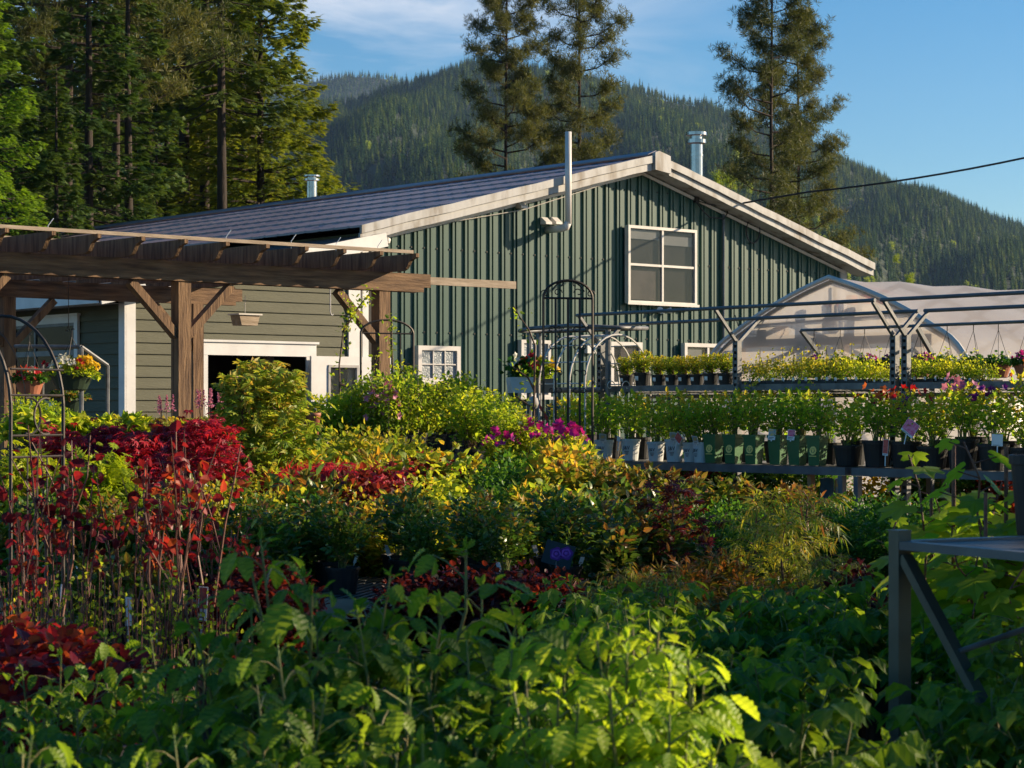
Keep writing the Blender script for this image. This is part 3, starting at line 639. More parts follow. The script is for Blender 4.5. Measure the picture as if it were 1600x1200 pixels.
HN = hill_fn(SKY_NEAR, 620, 2300, 1.12); HF = hill_fn(SKY_FAR, 2300, 4200, 1.0)
hill('hill', HN, 620, 2300, -900, 3200); hill('mountain', HF, 2300, 4200, -900, 1700)
# forest of the hillside: one mass of thousands of small conifers
PROTO = bpy.data.collections.new('forest_kinds')
def proto_tree(seed, broad=False, young=False):
    g = rng(seed); mb = MB(); mb.tube([(0, 0, 0), (0, 0, .9)], [.012, .003], 4, 1, False)
    if broad:
        p = g.normal(size=(260, 3)); p = nrm(p) * (g.random((260, 1)) ** .4) * A_((.22, .22, .36)) + A_((0, 0, .6))
        mb.leaf(OV, p, g.normal(size=(260, 3)), g.normal(size=(260, 3)), .11, g.random(260), 0)
    else:
        for i in range(22):
            f = (i + g.random() * .5) / 22; z = .08 + .9 * f; L = (.17 + .05 * g.random()) * (1 - f) ** .8 + .012
            m = 9; a = g.random(m) * 6.28; d = np.stack([np.cos(a), np.sin(a), np.full(m, -.32)], 1)
            mb.leaf(SPRAYS, np.repeat([[0, 0, z]], m, 0), d, (0, 0, 1), L * (.7 + .5 * g.random(m)), .3 + .7 * f * g.random(m), 0)
    o = mb.build('conifer_%02d' % seed, [M('l_yellowtree' if broad else 'l_hillyoung' if young else 'l_hillfir'), M('bark')]); COL.objects.unlink(o); PROTO.objects.link(o)
for s in range(4): proto_tree(20 + s)  # kinds sort by name: four dark firs, one broad tree, two pale young firs
proto_tree(31, True)
for s in range(2): proto_tree(35 + s, young=True)
def forest(name, fn, r0, r1, p0, p1, n, hmin, hmax, seed):
    g = rng(seed); r = np.sqrt(r0 ** 2 + (r1 ** 2 - r0 ** 2) * g.random(n)); px = p0 + (p1 - p0) * g.random(n)
    clump = np.sin(px * .021 + r * .006) + np.sin(px * .05 - r * .011 + 2)
    keep = np.sin(px * .027 + r * .008 + 2) + np.sin(px * .011 - r * .013) + .5 * g.normal(size=n) < 2.2; px, r, clump = px[keep], r[keep], clump[keep]; n = len(px)
    z = fn(px, r) + EYE - .6
    me = bpy.data.meshes.new(name); me.vertices.add(n); me.vertices.foreach_set('co', np.stack([(px - 800) / FPX * r, r, z], 1).astype(np.float32).ravel())
    sc = hmin + (hmax - hmin) * g.random(n) ** 1.3; sc *= 1 + .12 * clump
    broad = (g.random(n) < np.where((r < r0 + .35 * (r1 - r0)) & (px > 1000), .10, .006)).astype(np.int32)
    patch = np.sin(px * .017 - r * .0045 + 1) + np.sin(px * .006 + r * .009) + .8 * g.normal(size=n); idx = np.where(broad == 1, 4, np.where(patch > 1.25, g.integers(5, 7, n), g.integers(0, 4, n))).astype(np.int32); sc = np.where(patch > 1.25, sc * .8, sc); sc = np.where(broad == 1, sc * .75, sc)
    for nm, ty, arr in (('tree_size', 'FLOAT', sc.astype(np.float32)), ('turn', 'FLOAT', (g.random(n) * 6.28).astype(np.float32)), ('pick', 'INT', idx)):
        me.attributes.new(nm, ty, 'POINT').data.foreach_set('value', arr)
    o = bpy.data.objects.new(name, me); COL.objects.link(o); tag(o, kind='stuff')
    ng = bpy.data.node_groups.new(name, 'GeometryNodeTree'); ng.interface.new_socket('Geometry', in_out='INPUT', socket_type='NodeSocketGeometry'); ng.interface.new_socket('Geometry', in_out='OUTPUT', socket_type='NodeSocketGeometry')
    nn, l = ng.nodes, ng.links; gi, go = nn.new('NodeGroupInput'), nn.new('NodeGroupOutput'); ip = nn.new('GeometryNodeInstanceOnPoints'); ci = nn.new('GeometryNodeCollectionInfo')
    ci.inputs['Collection'].default_value = PROTO; ci.inputs['Separate Children'].default_value = True; ci.inputs['Reset Children'].default_value = True
    def attr(nm, ty):
        x = nn.new('GeometryNodeInputNamedAttribute'); x.data_type = ty; x.inputs['Name'].default_value = nm; return x.outputs['Attribute']
    m2p = nn.new('GeometryNodeMeshToPoints'); l.new(gi.outputs[0], m2p.inputs['Mesh']); l.new(m2p.outputs[0], ip.inputs['Points'])
    l.new(ci.outputs[0], ip.inputs['Instance']); ip.inputs['Pick Instance'].default_value = True; l.new(attr('pick', 'INT'), ip.inputs['Instance Index'])
    cx = nn.new('ShaderNodeCombineXYZ'); l.new(attr('turn', 'FLOAT'), cx.inputs['Z']); l.new(cx.outputs[0], ip.inputs['Rotation'])
    l.new(attr('tree_size', 'FLOAT'), ip.inputs['Scale']); l.new(ip.outputs[0], go.inputs[0])
    o.modifiers.new('trees', 'NODES').node_group = ng; return o
forest('hillside_forest', HN, 640, 2345, -100, 1900, 46000, 7, 16, 5)
forest('mountain_forest', HF, 3000, 4260, 380, 800, 7000, 12, 20, 6)

# ------------------------------------------------------------------ green metal building: local x along the gable wall, local y away, origin at its near corner
C0 = XY(583, 29.0); W = 10.9; EH = 3.74; PITCH = 0.262; RIDGE = EH + PITCH * W / 2; LEN = 21.0
bld = empty('metal_building', (C0[0], C0[1], 0), ANG)
tag(bld, 'big green ribbed metal building with a low gable and dark metal roof', 'building')
def SB(px, yo=0.0):
    """local x on the plane y=yo of the building that shows at column px, and the depth there"""
    p = (C0[0] - Qv[0] * yo, C0[1] - Qv[1] * yo); return on_line(px, p, Bv)
XT = SB(1366, -.4)[0]; W = XT - .34; RX = SB(1029, -.4)[0]; PITCHL = (TOP(259, SB(1029, -.4)[1]) - TOP(362, 28.75)) / RX
EH = TOP(362, 28.75) + 0.02; RIDGE = EH + PITCHL * RX; EHR = TOP(415, SB(1352, -.4)[1]); PITCHR = (RIDGE - EHR) / (W - RX)
def roofz(x): return EH + PITCHL * x if x < RX else RIDGE - PITCHR * (x - RX)
# ribbed gable wall
mb = MB(); per = 0.232; prof = [(0, .0), (.010, .028), (.047, .028), (.054, .004), (.066, .004), (.076, .028), (.113, .028), (.120, .0)]
pts = []; x = 0.0
while x < W:
    for a, d in prof:
        if x + a < W: pts.append((x + a, -d))
    x += per
pts.append((W, 0)); nseg = len(pts)
v = []
for a, y in pts: v += [(a, y, 0.0), (a, y, roofz(a) + .02)]
mb.raw(v, [(2 * i, 2 * i + 2, 2 * i + 3, 2 * i + 1) for i in range(nseg - 1)])
for zz in (1.1, 2.3, 3.5, 4.6):
    x = .09
    while x < W - .1:
        if zz < roofz(x) - .2: mb.box(x - .009, x + .009, -.012, -.0005, zz - .009, zz + .009, 1); mb.box(x + .103, x + .121, -.012, -.0005, zz - .009, zz + .009, 1)
        x += per
mb.build('gable_wall', [M('greenmetal'), M('steeldark')], bld)
mb = MB(); mb.box(0, .02, .02, LEN, 0, EH); mb.box(W - .02, W, .02, LEN, 0, EHR); mb.raw([(0, LEN, 0), (W, LEN, 0), (W, LEN, EHR), (RX, LEN, RIDGE), (0, LEN, EH)], [(0, 1, 2, 3, 4)]); mb.build('side_wall', M('greenmetal'), bld)
# roof: stepped metal sheets on both slopes
def roof_slope(x0, z0, x1, z1, y0, y1, name, courses=7, rib=.34):
    mb = MB(); n = int((y1 - y0) / rib); ys = []
    for i in range(n + 1):
        b = y0 + (y1 - y0) * i / n; ys += [(b, .0), (b + rib * .80, 0), (b + rib * .84, .006), (b + rib * .95, .006)]
    ys = [q for q in ys if q[0] <= y1 + 1e-6]
    for c in range(courses):
        f0, f1 = c / courses, (c + 1) / courses; xa, xb = x0 + (x1 - x0) * f0, x0 + (x1 - x0) * f1; za, zb = z0 + (z1 - z0) * f0 + .022, z0 + (z1 - z0) * f1
        v = []
        for y, h in ys: v += [(xa, y, za + h), (xb, y, zb + h), (xa, y, za + h - .03)]
        k = len(ys); f = []
        for i in range(k - 1): a = 3 * i; f += [(a, a + 1, a + 4, a + 3), (a + 2, a, a + 3, a + 5)]
        mb.raw(v, f)
    return mb.build(name, M('roofmetal'), bld)
OV_ = .34
roof_slope(-.45, EH - PITCHL * .45 + .14, RX, RIDGE + .14, -OV_, LEN, 'roof_slope')
roof_slope(W + .35, EHR - PITCHR * .35 + .14, RX, RIDGE + .14, -OV_, LEN, 'roof_slope')
mb = MB(); mb.prism([(-.16, -.03), (0, .035), (.16, -.03), (.16, -.05), (0, .01), (-.16, -.05)], (RX, -OV_, RIDGE + .185), (1, 0, 0), (0, 0, 1), (0, LEN + OV_, 0)); mb.build('ridge_cap', M('roofmetal'), bld)
# rake fascia in two steps, dented at places
def rake(x0, x1, name, m='fascia'):
    mb = MB(); n = 14; g = rng(4)
    for (t0, b0, y0, y1) in ((.165, .05, -OV_ - .05, -OV_), (.045, -.06, -OV_ - .012, -OV_ + .03)):
        top, bot = [], []
        for i in range(n + 1):
            x = x0 + (x1 - x0) * i / n; j = g.normal() * .004; top.append((x, roofz(x) + t0 + j)); bot.append((x, roofz(x) + b0 + j))
        v = [(a, y0, b) for a, b in top] + [(a, y0, b) for a, b in bot] + [(a, y1, b) for a, b in top] + [(a, y1, b) for a, b in bot]; k = n + 1
        f = []
        for i in range(n): f += [(k + i, k + i + 1, i + 1, i), (i, i + 1, 2 * k + i + 1, 2 * k + i), (3 * k + i, 3 * k + i + 1, k + i + 1, k + i)]
        f += [(0, 2 * k, 3 * k, k), (n, k + n, 3 * k + n, 2 * k + n)]
        mb.raw(v, f)
    return mb.build(name, M(m), bld)
rake(-.48, RX - .10, 'fascia'); rake(W + .38, RX + .28, 'fascia')
mb = MB(); mb.prism([(-.08, -.08), (.26, -.12), (.25, .15), (.0, .215), (-.08, .185)], (RX, -OV_ - .075, RIDGE - .005), (1, 0, 0), (0, 0, 1), (0, .12, 0)); mb.build('ridge_end_cover', M('fascia'), bld)
mb = MB(); v = [(-.45, -OV_, EH - PITCHL * .45 - .06), (RX, -OV_, RIDGE - .06), (W + .35, -OV_, EHR - PITCHR * .35 - .06)]; v += [(a, .0, c) for a, b, c in v]; mb.raw(v, [(0, 1, 4, 3), (1, 2, 5, 4)]); mb.build('soffit', M('fascia'), bld)
mb = MB()
for xa, xb in ((.02, RX), (RX, W)): mb.bar((xa, -.045, roofz(xa) - .11), (xb, -.045, roofz(xb) - .11), .02, .045)
mb.build('rake_trim', M('vinyl'), bld)
mb = MB(); mb.box(-.07, .10, -.05, .0, 0, EH - .05); mb.box(-.07, -.03, .0, .3, 0, EH - .1); mb.build('corner_trim', M('fascia'), bld)
mb = MB(); mb.box(W - .12, W + .05, -.045, .0, 0, EHR - .05); mb.build('corner_trim', M('fascia'), bld)
def window(px0, px1, y0, y1, cols, rows, parent, fr='vinyl', glass='glass', fw=.06, blind=None, sb=SB, bars=.022, label=None, depth=.085, yoff=-.045):
    """window on the local plane y=0 whose outline shows between px0..px1 and rows y0..y1 (at its near edge)"""
    a, da = sb(px0); b, db = sb(px1); z1, z0 = TOP(y0, da), TOP(y1, da)
    return window_at(a, b, z0, z1, cols, rows, parent, fr, glass, fw, blind, bars, label, depth, yoff)
def window_at(a, b, z0, z1, cols, rows, parent, fr='vinyl', glass='glass', fw=.06, blind=None, bars=.022, label=None, depth=.085, yoff=-.045):
    mb = MB(); yf, yb = yoff - depth, yoff
    mb.box(a, b, yf, yb, z1 - fw, z1); mb.box(a, b, yf, yb, z0, z0 + fw); mb.box(a, a + fw, yf, yb, z0 + fw, z1 - fw); mb.box(b - fw, b, yf, yb, z0 + fw, z1 - fw)
    mb.box(a - .03, b + .03, yf - .025, yf, z0 - .02, z0 + .02)
    for i in range(1, cols): x = a + fw + (b - a - 2 * fw) * i / cols; mb.box(x - bars, x + bars, yf + .008, yb - .03, z0 + fw, z1 - fw)
    for i in range(1, rows): z = z0 + fw + (z1 - z0 - 2 * fw) * i / rows; mb.box(a + fw, b - fw, yf + .010, yb - .034, z - bars, z + bars)
    w = mb.build('window', M(fr), parent)
    if label: w['label'] = label
    mb = MB(); mb.raw([(a + fw, yf + .03, z0 + fw), (b - fw, yf + .03, z0 + fw), (b - fw, yf + .03, z1 - fw), (a + fw, yf + .03, z1 - fw)], [(0, 1, 2, 3)]); mb.build('pane', M(glass), w)
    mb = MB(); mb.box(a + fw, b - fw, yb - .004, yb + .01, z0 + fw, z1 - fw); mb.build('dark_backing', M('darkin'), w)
    for (fa, fb, ga, gb, m) in blind or []:
        mb = MB(); mb.box(a + fw + (b - a - 2 * fw) * fa, a + fw + (b - a - 2 * fw) * fb, yb - .03, yb - .012, z0 + fw + (z1 - z0 - 2 * fw) * ga, z0 + fw + (z1 - z0 - 2 * fw) * gb); mb.build('blind' if m == 'blind' else 'curtain', M(m), w)
    return w
window(973, 1080, 352, 474, 2, 2, bld, blind=[(.01, .47, .86, .99, 'blind'), (.53, .99, .80, .93, 'blind'), (.02, .42, .02, .42, 'curtain')], fw=.045, bars=.018, label='large upper window of four panes with a curtain in one')
window(645, 711, 540, 598, 3, 2, bld, glass='frost', fw=.065, bars=.008, label='small window of patterned glass')
window(806, 852, 531, 622, 2, 4, bld, glass='frost', fw=.05, bars=.008, label='narrow window behind the planter boxes')
window(946, 995, 534, 603, 1, 1, bld, fw=.06, blind=[(.35, .99, .0, .99, 'curtain')], label='window behind the round trellis')
window(1061, 1135, 536, 603, 2, 1, bld, fw=.06, blind=[(.02, .40, .3, .99, 'blind')], label='window behind the greenhouse arch')
# plastic vent pipe, hoods, flues, cables on the gable wall
x_, d_ = SB(888, -.46); zb, zt = TOP(350, d_), TOP(206, d_)
mb = MB(); mb.tube([(x_, -.46, zb + .0), (x_, -.46, zt)], .048, 14); mb.build('vent_pipe', M('pvc'), bld, True)
mb = MB(); mb.tube([(x_ - .02, .0, zb - .06), (x_ - .02, -.30, zb - .06), (x_ - .01, -.42, zb - .04), (x_, -.46, zb + .03)], [.05, .055, .06, .052], 14); mb.build('vent_elbow', M('pvc'), bld, True)
def hood(px, py, w=.12):
    x, d = SB(px); z = TOP(py, d); mb = MB(); mb.prism([(0, .05), (.02, .05), (.13, -.03), (.13, -.06), (0, -.06)], (x - w / 2, -.028, z), (0, -1, 0), (0, 0, 1), (w, 0, 0)); mb.build('vent_hood', M('pvc'), bld)
hood(809, 320, .13); hood(847, 345); hood(863, 345)
x, d = SB(809); mb = MB(); mb.box(x - .045, x + .035, -.045, -.02, 0, TOP(326, d)); mb.build('duct_cover', M('greenmetal'), bld)
x, d = SB(1127); mb = MB(); mb.tube([(x, -.05, .3), (x, -.05, TOP(335, d))], .022, 6); mb.build('conduit', M('steelgrey'), bld)
x, d = SB(1173); cx, cz = x, TOP(361, d); mb = MB(); mb.tube([(cx + .16 * math.cos(a), -.05 - .004 * (a % .5), cz + .20 * math.sin(a)) for a in np.linspace(0, 12.6, 40)], .012, 5); mb.tube([(cx, -.03, cz + .2), (cx, -.03, cz + .34)], .012, 5); mb.tube([(cx - .07, -.03, cz + .27), (cx + .07, -.03, cz + .27)], .012, 5); mb.build('hose_coil', M('cable'), bld)
x1, d1 = SB(1083); x2, d2 = SB(1131); z1, z2 = TOP(314, d1), TOP(322, d2)
mb = MB(); mb.tube([(x1, -.05, z1), (x1 + .10, -.12, z1 - .16), (x1 + .24, -.12, z1 - .25), (x2 - .12, -.12, z2 - .22), (x2 - .02, -.1, z2 - .12), (x2, -.05, z2)], .012, 5); mb.tube([(x1 - .05, -.05, z1 + .02), (x1 + .25, -.12, z1 - .05), (x2, -.05, z2)], .008, 4); mb.box(x1 - .03, x1 + .05, -.09, -.03, z1 - .03, z1 + .05); mb.box(x2 - .03, x2 + .03, -.09, -.03, z2 - .05, z2 + .05); mb.build('service_cable', M('cable'), bld)
x0, d0 = SB(600); xe, de = SB(1005); mb = MB(); mb.tube([(x0, -.05, TOP(364, d0)), ((x0 + xe) / 2, -.06, TOP(322, (d0 + de) / 2) - .06), (xe, -.05, TOP(268, de))], .006, 4); mb.build('wire', M('pvc'), bld)
x, d = SB(596); z = TOP(377, d); mb = MB(); mb.lathe([(.0, .05), (.035, .045), (.05, .0), (.045, -.03)], 12, (x, -.13, z), 0, axis=(0.4, -.3, 1)); mb.lathe([(.04, -.025), (.03, -.06), (.0, -.066)], 12, (x + .01, -.14, z), 1, axis=(.3, -.4, 1)); mb.tube([(x - .05, -.02, z - .12), (x - .05, -.08, z - .06), (x - .03, -.12, z + .01)], .012, 6, 0); mb.build('security_camera', [M('white'), M('black')], bld, True)
x, d = SB(1030); z = TOP(487, d); mb = MB(); mb.box(x - .05, x + .05, -.07, -.03, z - .03, z + .03); mb.lathe([(.02, 0), (.045, .07), (.05, .10)], 10, (x - .05, -.08, z + .01), axis=(-.7, -.6, .1), cap1=True); mb.lathe([(.02, 0), (.045, .07), (.05, .10)], 10, (x + .05, -.08, z + .01), axis=(.8, -.5, .1), cap1=True); mb.build('security_light', M('white'), bld)
x, d = SB(918); z = TOP(545, d); mb = MB(); mb.box(x - .09, x + .07, -.10, -.03, z - .07, z + .07); mb.build('meter_box', M('white'), bld)
def flue(px, ytop, ybase, d, r, name):
    x, y = XY(px, d); lx = (x - C0[0]) * Bv[0] + (y - C0[1]) * Bv[1]; ly = -((x - C0[0]) * Qv[0] + (y - C0[1]) * Qv[1]); z0, z1 = TOP(ybase, d), TOP(ytop, d); h = z1 - z0
    mb = MB(); mb.lathe([(r, 0), (r, h * .58), (r * 1.06, h * .58), (r * 1.06, h * .62), (r, h * .62), (r, h * .78), (r * 1.5, h * .80), (r * 1.5, h * .86), (r * .9, h * .87), (r * .9, h * .92), (r * 1.62, h * .93), (r * 1.62, h * .98), (.001, h)], 20, (lx, ly, z0)); return mb.build(name, M('chrome'), bld)
flue(1088, 205, 300, 38.5, .12, 'flue'); flue(487, 273, 320, 40.5, .10, 'flue')

# ------------------------------------------------------------------ annex with olive lap siding (same axes; its front stands 6 cm before the gable wall)
ax_x, ax_d = SB(197, -.06); E2 = 2.72
anx = empty('siding_annex', (C0[0] + Qv[0] * .06, C0[1] + Qv[1] * .06, 0), ANG)
tag(anx, 'low olive annex with white corner boards and an open doorway beside the green building', 'building')
def SA(px): return on_line(px, (anx.location[0], anx.location[1]), Bv)
X0, XE = SA(197)[0], SA(543)[0]; dx0, dx1 = SA(322)[0], SA(476)[0]; dz = TOP(556, SA(400)[1])
def siding(mb, x0, x1, z0, z1, fx, course=.147):
    """lap siding: fx(u, out, z) maps to local coordinates"""
    z = math.floor(z0 / course) * course
    while z < z1:
        a, b = max(z, z0), min(z + course, z1)
        if b - a > .004:
            oa, ob = .022 * (1 - (a - z) / course), .022 * (1 - (b - z) / course)
            mb.raw([fx(x0, oa, a), fx(x1, oa, a), fx(x1, ob, b), fx(x0, ob, b), fx(x0, 0, a), fx(x1, 0, a)], [(0, 1, 2, 3), (4, 5, 1, 0)])
        z += course
def front(u, o, z): return (u, -o, z)
mb = MB(); rz_ = lambda x: EH - .12 + .20 * (x + .2)
siding(mb, X0, dx0, 0, 2.62, front); siding(mb, dx1, XE, 0, 2.62, front); siding(mb, dx0, dx1, dz, 2.62, front)
n = 6
for i in range(n):
    xa, xb = X0 + (XE - X0) * i / n, X0 + (XE - X0) * (i + 1) / n; siding(mb, xa, xb, 2.62, max(2.66, (rz_(xa) + rz_(xb)) / 2), front)
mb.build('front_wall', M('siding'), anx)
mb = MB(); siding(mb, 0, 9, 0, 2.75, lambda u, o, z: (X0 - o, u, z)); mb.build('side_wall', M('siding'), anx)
mb = MB(); mb.box(X0 - .035, X0 + .11, -.05, -.024, 0, 2.8); mb.box(X0 - .05, X0 - .024, -.05, .10, 0, 2.8); mb.build('corner_board', M('white'), anx)
mb = MB(); mb.box(XE - .01, XE + .19, -.045, -.0, 0, rz_(XE)); mb.build('corner_board', M('white'), anx)
mb = MB(); mb.box(XE + .23, XE + .33, -.04, .0, 0, rz_(XE)); mb.build('corner_board', M('white'), anx)
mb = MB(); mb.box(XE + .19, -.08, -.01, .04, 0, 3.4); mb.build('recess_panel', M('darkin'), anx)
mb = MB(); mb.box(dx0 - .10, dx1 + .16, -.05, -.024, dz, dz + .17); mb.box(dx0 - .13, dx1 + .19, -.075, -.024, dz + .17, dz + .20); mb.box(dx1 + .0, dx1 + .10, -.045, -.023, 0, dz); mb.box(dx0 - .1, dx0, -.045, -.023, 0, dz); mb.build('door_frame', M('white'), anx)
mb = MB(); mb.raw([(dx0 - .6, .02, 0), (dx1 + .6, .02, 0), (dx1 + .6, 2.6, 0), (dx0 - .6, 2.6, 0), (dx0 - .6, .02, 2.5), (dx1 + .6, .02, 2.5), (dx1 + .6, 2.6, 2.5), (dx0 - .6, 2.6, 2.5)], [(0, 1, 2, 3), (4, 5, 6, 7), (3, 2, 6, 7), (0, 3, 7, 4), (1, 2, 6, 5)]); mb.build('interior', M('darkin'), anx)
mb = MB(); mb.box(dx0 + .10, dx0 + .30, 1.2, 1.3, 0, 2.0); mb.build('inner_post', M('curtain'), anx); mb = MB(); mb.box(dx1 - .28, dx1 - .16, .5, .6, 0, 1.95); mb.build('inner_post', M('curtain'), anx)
# white door swung open against the wall, with its window
x0, x1 = SA(474)[0] + .02, SA(600)[0]; zt = TOP(557, SA(500)[1])
mb = MB(); wz0, wz1 = zt - .62, zt - .15; xa, xb = x0 + (x1 - x0) * .23, x0 + (x1 - x0) * .56
for bx in ((x0, x1, wz1, zt), (x0, x1, .05, wz0), (x0, xa, wz0, wz1), (xb, x1, wz0, wz1)): mb.box(bx[0], bx[1], -.16, -.12, bx[2], bx[3])
dr = mb.build('door', M('white'), anx)
mb = MB(); mb.box(xa - .03, xb + .03, -.175, -.161, wz1, wz1 + .035); mb.box(xa - .03, xb + .03, -.175, -.161, wz0 - .035, wz0); mb.box(xa - .035, xa, -.175, -.161, wz0, wz1); mb.box(xb, xb + .035, -.175, -.161, wz0, wz1); mb.build('window_frame', M('stone'), dr)
mb = MB(); mb.raw([(xa, -.14, wz0), (xb, -.14, wz0), (xb, -.14, wz1), (xa, -.14, wz1)], [(0, 1, 2, 3)]); mb.build('pane', M('glass'), dr)
mb = MB(); mb.bar((x0 + .02, -.18, wz0 - .15), (x1, -.18, wz0 - .05), .02, .03); mb.bar((x0 + .05, -.19, wz0 + .02), (x0 + .3, -.19, wz0 - .55), .02, .025); mb.build('rail', M('curtain'), dr)
# roof of the annex: shingles on the continued slope with a white rake board
RZ0 = EH - .05; xl = X0 - .55; RS = .212
mb = MB(); v = []
for c in range(16):
    xa, xb = xl + (.0 - xl) * c / 16, xl + (.0 - xl) * (c + 1) / 16; za, zb = RZ0 + RS * xa + .03, RZ0 + RS * xb + .018
    mb.raw([(xa, -.30, za), (xb, -.30, zb), (xb, 9.4, zb), (xa, 9.4, za), (xa, -.30, za - .03), (xa, 9.4, za - .03)], [(0, 1, 2, 3), (4, 0, 3, 5)])
mb.build('shingle_roof', M('shingle'), anx)
mb = MB(); mb.bar((xl, -.32, RZ0 + RS * xl - .075), (-.05, -.32, RZ0 - .085), .03, .19); mb.bar((xl - .02, -.3, RZ0 + RS * xl - .07), (xl - .02, 9.4, RZ0 + RS * xl - .07), .03, .17); mb.build('rake_board', M('white'), anx)
mb = MB(); mb.raw([(xl, -.30, RZ0 + RS * xl - .10), (0, -.30, RZ0 - .10), (0, 0, RZ0 - .10), (xl, 0, RZ0 + RS * xl - .10)], [(0, 1, 2, 3)]); mb.raw([(xl, 0, RZ0 + RS * xl - .13), (X0, 0, RZ0 + RS * xl - .13), (X0, 9.4, RZ0 + RS * xl - .13), (xl, 9.4, RZ0 + RS * xl - .13)], [(0, 1, 2, 3)]); mb.build('soffit', M('white'), anx)
# window of the side wall (that wall runs away to the west): own frame turned a quarter
side = empty('window', (0, 0, 0)); side.parent = anx; side.location = (X0, 0, 0); side.rotation_euler = (0, 0, R(-90))
cw = (anx.location[0] + Bv[0] * X0, anx.location[1] + Bv[1] * X0); Pv = -Qv
def SL(px): t, d = on_line(px, cw, Pv); return -t, d
(a, da), (b, db) = SL(22), SL(127)
z1, z0 = TOP(493, db), TOP(640, db)
mb = MB(); f = .09
mb.box(a, b, -.06, -.024, z1 - f, z1); mb.box(a - .03, b + .03, -.08, -.024, z1, z1 + .03); mb.box(a, b, -.06, -.024, z0, z0 + f); mb.box(a, a + f, -.06, -.024, z0 + f, z1 - f); mb.box(b - f, b, -.06, -.024, z0 + f, z1 - f); mb.build('frame', M('white'), side)
mb = MB(); q = .04; xm = a + (b - a) * .36
for bx in ((a + f, b - f, z1 - f - q, z1 - f), (a + f, b - f, z0 + f, z0 + f + q), (a + f, b - f, (z0 + z1) / 2 + .1, (z0 + z1) / 2 + .17)): mb.box(bx[0], bx[1], -.05, -.03, bx[2], bx[3])
for xx in (a + f, xm, b - f - q): mb.box(xx, xx + q, -.052, -.028, z0 + f, z1 - f)
mb.build('sash', M('steelgrey'), side)
mb = MB(); mb.raw([(a + f, -.036, z0 + f), (b - f, -.036, z0 + f), (b - f, -.036, z1 - f), (a + f, -.036, z1 - f)], [(0, 1, 2, 3)]); mb.build('pane', M('darkglass'), side)
mb = MB(); mb.box(a + f, b - f, -.027, -.022, z0 + f, z1 - f); mb.build('dark_backing', M('darkin'), side)

# ------------------------------------------------------------------ pergola
PM = XY(283, 20.0); PB = TOP(440, 20.0)
per_ = empty('pergola', (PM[0], PM[1], 0), ANG)      # local x along the front beam, local y to the back
tag(per_, 'weathered timber pergola with curved rafter tails before the olive annex', 'pergola')
sR = on_line(595, PM, Bv)[0]; PD = 3.6; pw = .14
def SP(px, yo=0): return on_line(px, (PM[0] - Qv[0] * yo, PM[1] - Qv[1] * yo), Bv)
for yy in (0, PD):
    for xx in (-sR, 0, sR):
        mb = MB(); mb.box(xx - pw / 2, xx + pw / 2, yy - pw / 2, yy + pw / 2, 0, PB); mb.build('post', M('wood'), per_)
        for sg in (-1, 1):
            if xx == sR and sg == 1: continue
            mb = MB(); mb.bar((xx + sg * (pw / 2 - .01), yy, PB - .52), (xx + sg * .56, yy, PB - .02), .075, .10, up=(0, 1, 0)); mb.build('brace', M('wood'), per_)
    end = SP(665)[0] if yy == 0 else sR + .62
    for o in (-.085, .045) if yy == 0 else (-.045,):
        mb = MB(); mb.prism([(-sR - .6, 0), (end - .09, 0), (end - .09, .05), (end, .05), (end, .19), (-sR - .6, .19)], (0, yy + o, PB), (1, 0, 0), (0, 0, 1), (0, .04 if yy == 0 else .09, 0)); mb.build('beam', M('woodh'), per_)
ex = SP(800)[0]; mb = MB(); mb.box(SP(664)[0] - .10, ex, -.07, -.03, PB + .085, PB + .165); mb.build('plank', M('woodlight'), per_)
tail = [(-.56, .168), (-.56, .130), (-.535, .122), (-.50, .115), (-.45, .095), (-.42, .055), (-.385, .02), (-.33, .0), (PD + .33, 0), (PD + .385, .02), (PD + .45, .095), (PD + .56, .130), (PD + .56, .168)]
sx = SP(655, -.56)[0] - .02
for k in range(12):
    mb = MB(); mb.prism(tail, (sx - .02 - .455 * k, 0, PB + .191), (0, 1, 0), (0, 0, 1), (.04, 0, 0)); mb.build('rafter', M('wood'), per_)
for yy in (-.47, .6, 1.6, 2.6, PD + .4):
    mb = MB(); mb.box(sx - 5.3, sx + .0, yy - .022, yy + .022, PB + .361, PB + .394); mb.build('top_slat', M('woodlight'), per_)
for px in (75, 353, 455, 525, 590):      # cut cable ties standing on the front slat
    x = SP(px, -.47)[0]; mb = MB(); mb.tube([(x, -.47, PB + .34), (x, -.47, PB + .41), (x + .05, -.48, PB + .48)], .004, 4); mb.build('cable_tie', M('tagwhite'), per_)
# a weathered box lantern, a hook and wires hanging from the pergola
x, d = SP(383, 1.6); lx, ly = x, 1.6; z = TOP(500, d)
lt = empty('hanging_lantern', tuple(per_.matrix_basis @ Vector((lx, ly, z))), ANG); tag(lt, 'small weathered wooden box hanging on a wire before the olive wall', 'hanging box')
mb = MB(); mb.prism([(-.10, -.06), (.10, -.06), (.13, .05), (-.13, .05)], (0, -.09, 0), (1, 0, 0), (0, 0, 1), (0, .18, 0)); mb.build('box', M('woodlight'), lt)
mb = MB(); mb.box(-.15, .15, -.11, .11, .05, .065); mb.build('lid', M('vinyl'), lt)
mb = MB(); mb.tube([(-.0, 0, .06), (0, 0, PB + .0 - z)], .004, 4); mb.build('wire', M('pvc'), lt)
x, d = SP(516, 1.6); z = TOP(455, d); hk = empty('hanging_hook', tuple(per_.matrix_basis @ Vector((x, 1.6, 0))), ANG); tag(hk, 'long white metal hook hanging from the pergola near the vine', 'hook')
